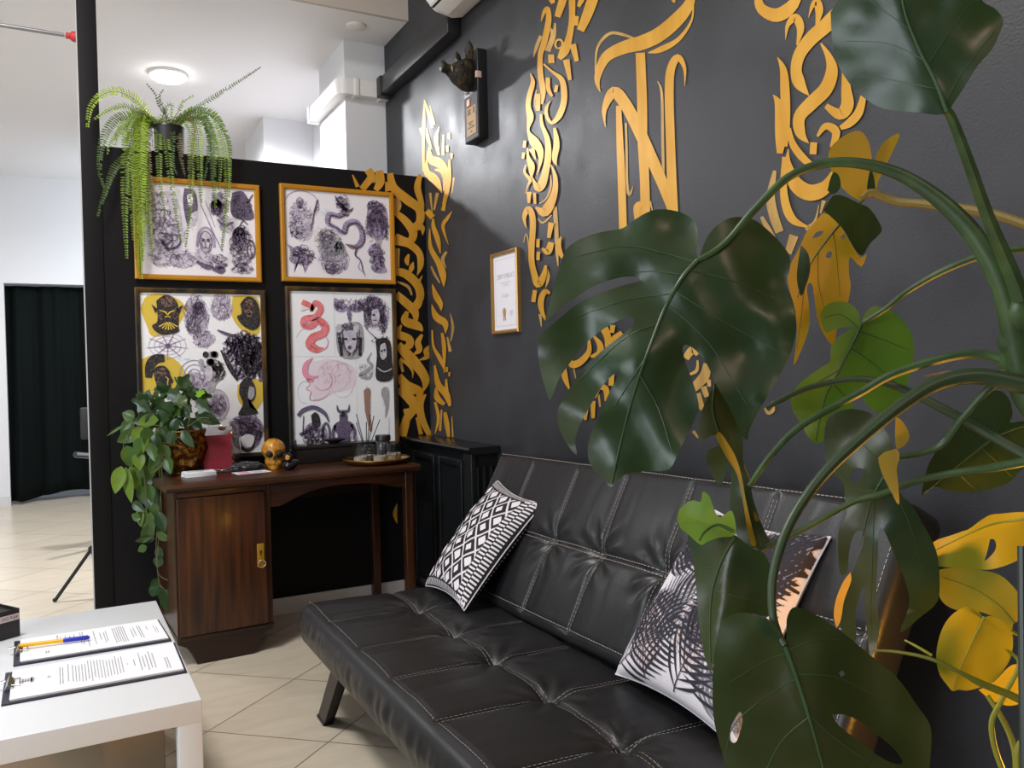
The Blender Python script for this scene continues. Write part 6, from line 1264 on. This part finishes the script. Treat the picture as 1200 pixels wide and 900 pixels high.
for pts, mi_, sc in FR:
    sp = cr_spline(q7(*pts), 14); k = len(sp); P3 = []
    for i, (x, y) in enumerate(sp):
        t_ = i / (k - 1); yv = 4.204 - .05 * min(1, t_ * 3) - (.055 + .03 * R.random() * 0) * min(1, max(0, t_ * 1.6 - .15)); P3.append(at_y(x, y, yv))
    ofs = Vector((0, R.uniform(-.022, .006), 0)); P3 = [p + ofs * (i / k) for i, p in enumerate(P3)]; P3[0] = fp + Vector((R.uniform(-.04, .04), R.uniform(-.04, .04), .116))
    b = MB(); b.tube(P3, [.0016 * (1 - .6 * i / k) for i in range(k)], 5); b.mi = 1
    L = sum((P3[i + 1] - P3[i]).length for i in range(k - 1)); st_ = .0118; acc = 0.03; i = 0; run_ = 0
    while acc < L - .004:
        while i < k - 2 and run_ + (P3[i + 1] - P3[i]).length < acc: run_ += (P3[i + 1] - P3[i]).length; i += 1
        seg = P3[i + 1] - P3[i]; p = P3[i] + seg * min(1, (acc - run_) / max(seg.length, 1e-6)); t_ = seg.normalized(); side = t_.cross(Vector((0, -1, .25))).normalized(); f = acc / L
        ln = .030 * sc * min(1, .35 + 2.2 * f) * (1 - .75 * max(0, f - .45) / .55)
        for sg in (-1, 1):
            if R.random() < .05: continue
            d = (side * sg + t_ * R.uniform(.15, .4) + Vector((0, -.2 - R.random() * .3, -.05))).normalized(); w_ = t_ * .0042 * min(1, sc + .2); tw = Vector((0, R.uniform(-.002, .002), 0))
            ids = [b.av(p), b.av(p + d * ln * .35 + w_), b.av(p + d * ln * .8 + w_ * .8 + tw), b.av(p + d * ln), b.av(p + d * ln * .8 - w_ * .6 - tw), b.av(p + d * ln * .3 - w_)]; b.af(ids)
        acc += st_ * R.uniform(.85, 1.15)
    b.build('frond', [M_STEM, M_F[mi_]], fern, smooth=False)
b = MB()
for i in range(26):
    a = R.uniform(0, 2 * pi); rr = R.uniform(.01, .06); p = fp + Vector((rr * cos(a), rr * sin(a), .11)); b.tube([p, p + Vector((R.uniform(-.03, .03), R.uniform(-.03, .02), .03)), p + Vector((R.uniform(-.06, .06), R.uniform(-.04, .02), R.uniform(.03, .07)))], [.001, .0008, .0004], 4)
tag(b.build('dry_stems', mat('dry_brown_stem', (.22, .16, .09), .7), fern), 'tangle of dry brown stems')
# ------------------------------------------------------------------ leafy plant in gold pot on the desk
R = random.Random(5)
hp = Vector((.432, 3.965, DZ)); hoya = thing('trailing_houseplant', 'leafy trailing houseplant in an embossed gold pot on the desk', 'plant', hp)
M_GP = mat('dark_embossed_gold', (.34, .165, .035), .25, metal=.95, col2=(.07, .03, .01), scale=42, lo=.38, hi=.58, bump=1.0, bscale=26)
b = MB(); n_ = 64; pr = None
for r_, h_ in [(.0001, 0), (.055, 0), (.062, .006), (.060, .014), (.080, .04), (.096, .08), (.101, .115), (.098, .15), (.092, .175), (.097, .185), (.1, .195), (.094, .2), (.088, .19), (.085, .17), (.0001, .165)]:
    row = []
    for j in range(n_):
        a = 2 * pi * j / n_; k = 1 + (.05 * sin(a * 7 + 5 * sin(h_ * 50)) * (1 if .03 < h_ < .16 else 0)); row.append(b.av(hp + Vector((r_ * k * cos(a), r_ * k * sin(a), h_))))
    if pr:
        for j in range(n_): b.af((pr[j], pr[(j + 1) % n_], row[(j + 1) % n_], row[j]))
    pr = row
b.build('pot', M_GP, hoya, angle=80)
M_H = [leaf_mat('houseplant_dark', (.022, .055, .018), (.06, .10, .03), .28, .2, (.10, .2, .03), coat=.3), leaf_mat('houseplant_mid', (.05, .11, .022), (.09, .15, .04), .3, .25, (.2, .32, .04), coat=.2), leaf_mat('houseplant_light', (.15, .25, .04), (.14, .22, .05), .34, .3, (.3, .42, .05)), leaf_mat('houseplant_lime', (.20, .42, .02), (.22, .40, .04), .4, .4, (.3, .55, .03))]
cR, cD, cF = Vector(CAMROT.col[0]), Vector(CAMROT.col[1]), Vector(CAMROT.col[2])
def oval(b, p, ang, ln, wd, tilt, roll, kind=0):
    """one leaf from its stalk end p, pointing at ang in the picture plane, tilted towards or away from the camera"""
    d = (cR * cos(ang) + cD * sin(ang)) * cos(tilt) - cF * sin(tilt); s_ = (cR * -sin(ang) + cD * cos(ang)); nrm = d.cross(s_).normalized()
    s_ = (s_ * cos(roll) + nrm * sin(roll)).normalized(); nrm = d.cross(s_); N = 9; rows = []
    for i in range(N + 1):
        t_ = i / N
        if kind == 0: w = wd * sin(pi * t_ ** .85) ** .8 * (1 - .25 * t_)
        else: w = wd * (1.15 * sin(pi * t_ ** .7) ** .7 * (1 + .35 * cos(t_ * 13)) * (1 - .4 * t_))
        c = p + d * ln * t_ - nrm * (.18 * ln * (t_ - .0) ** 2) * (-1 if nrm.z > 0 else 1) * -1
        rows.append([b.av(c + s_ * w * q + nrm * (-abs(q) * w * .25)) for q in (-1, -.5, 0, .5, 1)])
    for i in range(N):
        for j in range(4):
            f = (rows[i][j], rows[i][j + 1], rows[i + 1][j + 1], rows[i + 1][j]); b.af(f)
def hleaf(px, py, dep, ang, ln, wd, mi_, kind=0, tilt=None, roll=None):
    b = MB(); p = at_d(px, py, dep); oval(b, p, radians(ang), ln, wd, R.uniform(-.5, .3) if tilt is None else tilt, R.uniform(-.5, .5) if roll is None else roll, kind)
    me = b.build('leaf', M_H[mi_], hoya, angle=180); return me
HD = 3.66
q4 = lambda x, y: (100 + x / 5, 430 + y / 5)
for x, y, ang, ln, wd, mi_, kd in [
 # crown of lobed leaves
 (400, 200, 200, .085, .034, 0, 1), (430, 180, -80, .06, .03, 0, 1), (520, 170, 215, .085, .040, 0, 1), (480, 150, 20, .085, .036, 0, 1), (560, 120, -60, .07, .03, 0, 1), (600, 120, 60, .07, .032, 0, 1), (640, 160, 10, .075, .030, 0, 1), (600, 190, 170, .07, .032, 1, 1), (650, 200, 25, .085, .034, 0, 1), (560, 220, 120, .075, .036, 1, 1), (420, 240, 175, .09, .036, 0, 1), (450, 250, 100, .08, .034, 0, 1), (370, 250, 210, .075, .03, 0, 1), (520, 260, 60, .08, .034, 0, 1), (600, 150, -110, .06, .026, 1, 1),
 (430, 215, -100, .055, .022, 3, 1), (660, 180, -70, .055, .022, 3, 1), (590, 110, 200, .07, .03, 0, 1), (450, 150, 240, .06, .028, 0, 1), (700, 210, 60, .05, .024, 0, 1), (540, 95, 230, .05, .006, 1, 0), (500, 200, 100, .07, .034, 0, 1), (380, 190, 170, .08, .036, 0, 1), (460, 190, 150, .085, .038, 0, 1), (540, 170, 40, .085, .038, 0, 1), (490, 230, 80, .09, .038, 0, 1), (560, 180, 100, .08, .036, 0, 1), (420, 280, 130, .09, .034, 0, 0), (500, 300, 100, .09, .032, 1, 0), (450, 210, 190, .08, .036, 1, 1), (620, 230, 140, .08, .034, 0, 1), (390, 300, 160, .085, .032, 0, 0),
 # long glossy leaves over the rim
 (640, 270, 20, .12, .034, 0, 0), (560, 255, 170, .12, .032, 1, 0), (600, 290, 75, .09, .030, 0, 0), (540, 300, 110, .085, .030, 0, 0), (480, 300, 150, .09, .028, 1, 0), (620, 300, 45, .08, .03, 0, 0), (570, 370, 60, .09, .028, 0, 0), (520, 370, 100, .07, .026, 0, 0), (430, 310, 175, .135, .034, 2, 0), (410, 330, 140, .09, .03, 1, 0), (470, 330, 120, .09, .03, 2, 0),
 # leaves trailing on the left
 (290, 300, 200, .06, .03, 1, 0), (280, 310, 120, .085, .034, 1, 0), (225, 340, 140, .085, .007, 1, 0), (330, 350, 110, .08, .032, 2, 0), (300, 380, 150, .09, .034, 1, 0), (370, 410, 120, .10, .030, 2, 0), (380, 440, 80, .085, .028, 1, 0), (240, 460, 75, .10, .034, 1, 0), (290, 450, 95, .07, .026, 1, 0), (440, 505, 130, .11, .034, 2, 0), (470, 520, 70, .085, .030, 1, 0), (440, 450, 60, .075, .028, 1, 0), (340, 500, 100, .07, .028, 1, 0), (210, 580, 110, .12, .034, 2, 0), (235, 585, 75, .16, .042, 2, 0), (265, 580, 70, .13, .036, 2, 0), (330, 590, 110, .06, .02, 1, 0), (390, 590, 100, .10, .034, 1, 0), (430, 600, 110, .09, .03, 1, 0), (330, 690, 100, .09, .03, 1, 0), (360, 680, 80, .09, .028, 1, 0), (410, 690, 90, .11, .034, 1, 0), (370, 730, 70, .11, .036, 0, 0), (280, 790, 40, .07, .024, 0, 0), (420, 800, 110, .09, .032, 1, 0), (330, 830, 100, .08, .028, 2, 0), (380, 850, 80, .09, .03, 1, 0), (430, 860, 60, .08, .03, 1, 0), (440, 700, 60, .08, .026, 0, 0)]:
    px, py = q4(x, y); hleaf(px, py, HD + R.uniform(-.05, .06) - (.08 if kd == 0 and y > 330 else 0), ang + R.uniform(-8, 8), ln * 1.0, wd, mi_, kd)
for px, py, ang, ln, wd, mi_ in [(170, 595, 100, .10, .034, 1), (185, 600, 70, .09, .03, 0), (178, 615, 120, .09, .032, 1), (190, 612, 80, .08, .03, 1), (182, 630, 175, .085, .022, 0), (183, 625, 20, .07, .026, 1), (176, 598, 60, .07, .026, 2), (186, 640, 85, .07, .022, 0), (188, 652, 110, .055, .026, 0), (180, 655, 30, .045, .02, 0), (189, 688, 100, .06, .02, 0), (190, 690, 170, .11, .034, 0), (192, 690, 75, .12, .034, 0), (187, 678, 140, .05, .02, 0), (165, 608, 200, .05, .02, 1), (172, 640, 150, .05, .02, 1), (172, 500, 95, .095, .034, 1), (182, 508, 80, .09, .032, 0), (166, 512, 110, .09, .032, 1), (178, 525, 100, .085, .032, 0), (188, 500, 60, .085, .03, 0), (176, 540, 90, .085, .03, 1), (162, 530, 80, .08, .03, 2), (186, 530, 120, .08, .03, 1)]:
    hleaf(px, py, HD - .10 + R.uniform(-.03, .03), ang, ln, wd, mi_, 0)
for pts in ([(212, 520), (190, 500), (160, 500), (148, 512), (144, 530), (148, 545)], [(215, 515), (185, 505), (178, 515), (186, 530), (190, 560), (186, 600), (183, 640), (186, 680), (192, 690)], [(205, 520), (175, 520), (168, 540), (170, 570), (172, 600)], [(205, 515), (188, 540), (189, 600), (185, 640), (185, 670), (196, 680), (208, 684)], [(220, 500), (222, 480), (205, 470)], [(220, 500), (235, 490), (245, 490)]):
    sp = cr_spline(pts, 8); b = MB(); b.tube([at_d(x, y, HD - .05 - .05 * min(1, max(0, (y - 500) / 40))) for x, y in sp], .0014, 6); b.build('vine', mat('tan_vine', (.13, .12, .045), .6) if pts[0] == (212, 520) else bpy.data.materials.get('tan_vine') or M_STEM, hoya)
# ------------------------------------------------------------------ light
def area(name, loc, target, size, power, col=(1, 1, 1), sy=None, spread=180):
    l = bpy.data.lights.new(name, 'AREA'); l.energy = power; l.color = col; l.size = size; l.spread = radians(spread)
    if sy: l.shape = 'RECTANGLE'; l.size_y = sy
    o = bpy.data.objects.new(name, l); COL.objects.link(o); o.location = loc
    o.rotation_euler = (Vector(target) - Vector(loc)).to_track_quat('-Z', 'Y').to_euler(); return o
pl = bpy.data.lights.new('ceiling_lamp_light', 'SPOT'); pl.energy = 330; pl.color = (.95, .96, 1.0); pl.shadow_soft_size = .08; pl.spot_size = radians(172); pl.spot_blend = .3
o = bpy.data.objects.new('ceiling_lamp_light', pl); COL.objects.link(o); o.location = (.60, 5.74, CEIL - .055)
area('back_room_lamp', (-1.6, 6.4, CEIL - .03), (-1.6, 6.4, 0), .5, 50, (.93, .96, 1.0))
area('far_wall_fill', (1.1, 8.1, 2.35), (-.2, 9.2, 2.3), .6, 16, (.80, .91, 1.0))  # unseen bluish fill added to brighten the far wall
area('front_ceiling_lamp', (-.7, 2.45, 3.72), (-.5, 2.5, 0), .6, 82, (1.0, .97, .94))
area('shop_window', (-3.7, .5, 1.9), (.6, 2.4, .7), 2.4, 142, (.86, .93, 1.0), 1.9)
area('warm_ceiling_spot', (.7, -1.6, 3.4), (.5, 3.0, 1.2), .4, 13, (1.0, .72, .54))
# the warm plant lamp: a small panel standing by the wall, shining across the plants
lp0 = Vector((1.475, .60, 0)); t = thing('plant_lamp', 'small warm yellow panel lamp on a stand by the wall near the plants', 'lamp', lp0)
b = MB(); b.lathe([(.0001, 0), (.045, 0), (.045, .012), (.012, .02), (.009, .03), (.009, .52), (.0001, .53)], lp0, 20); b.build('lamp_stand', M_BLACKMET, t)
b = MB(); b.box((1.455, .54, .50), (1.49, .66, .64), .004); b.build('lamp_housing', M_BLACKMET, t)
area('plant_lamp_light', (1.450, .60, .57), (.55, 1.0, .90), .11, 15, (1.0, .44, .045))
w = bpy.data.worlds.new('world'); scene.world = w; w.use_nodes = True
w.node_tree.nodes['Background'].inputs[0].default_value = (.78, .87, 1.0, 1); w.node_tree.nodes['Background'].inputs[1].default_value = .13
vs = scene.view_settings; scene.display_settings.display_device = 'sRGB'
vs.view_transform = 'Standard'; vs.look = 'None'; vs.gamma = 1; vs.use_curve_mapping = False; vs.exposure = 0.0
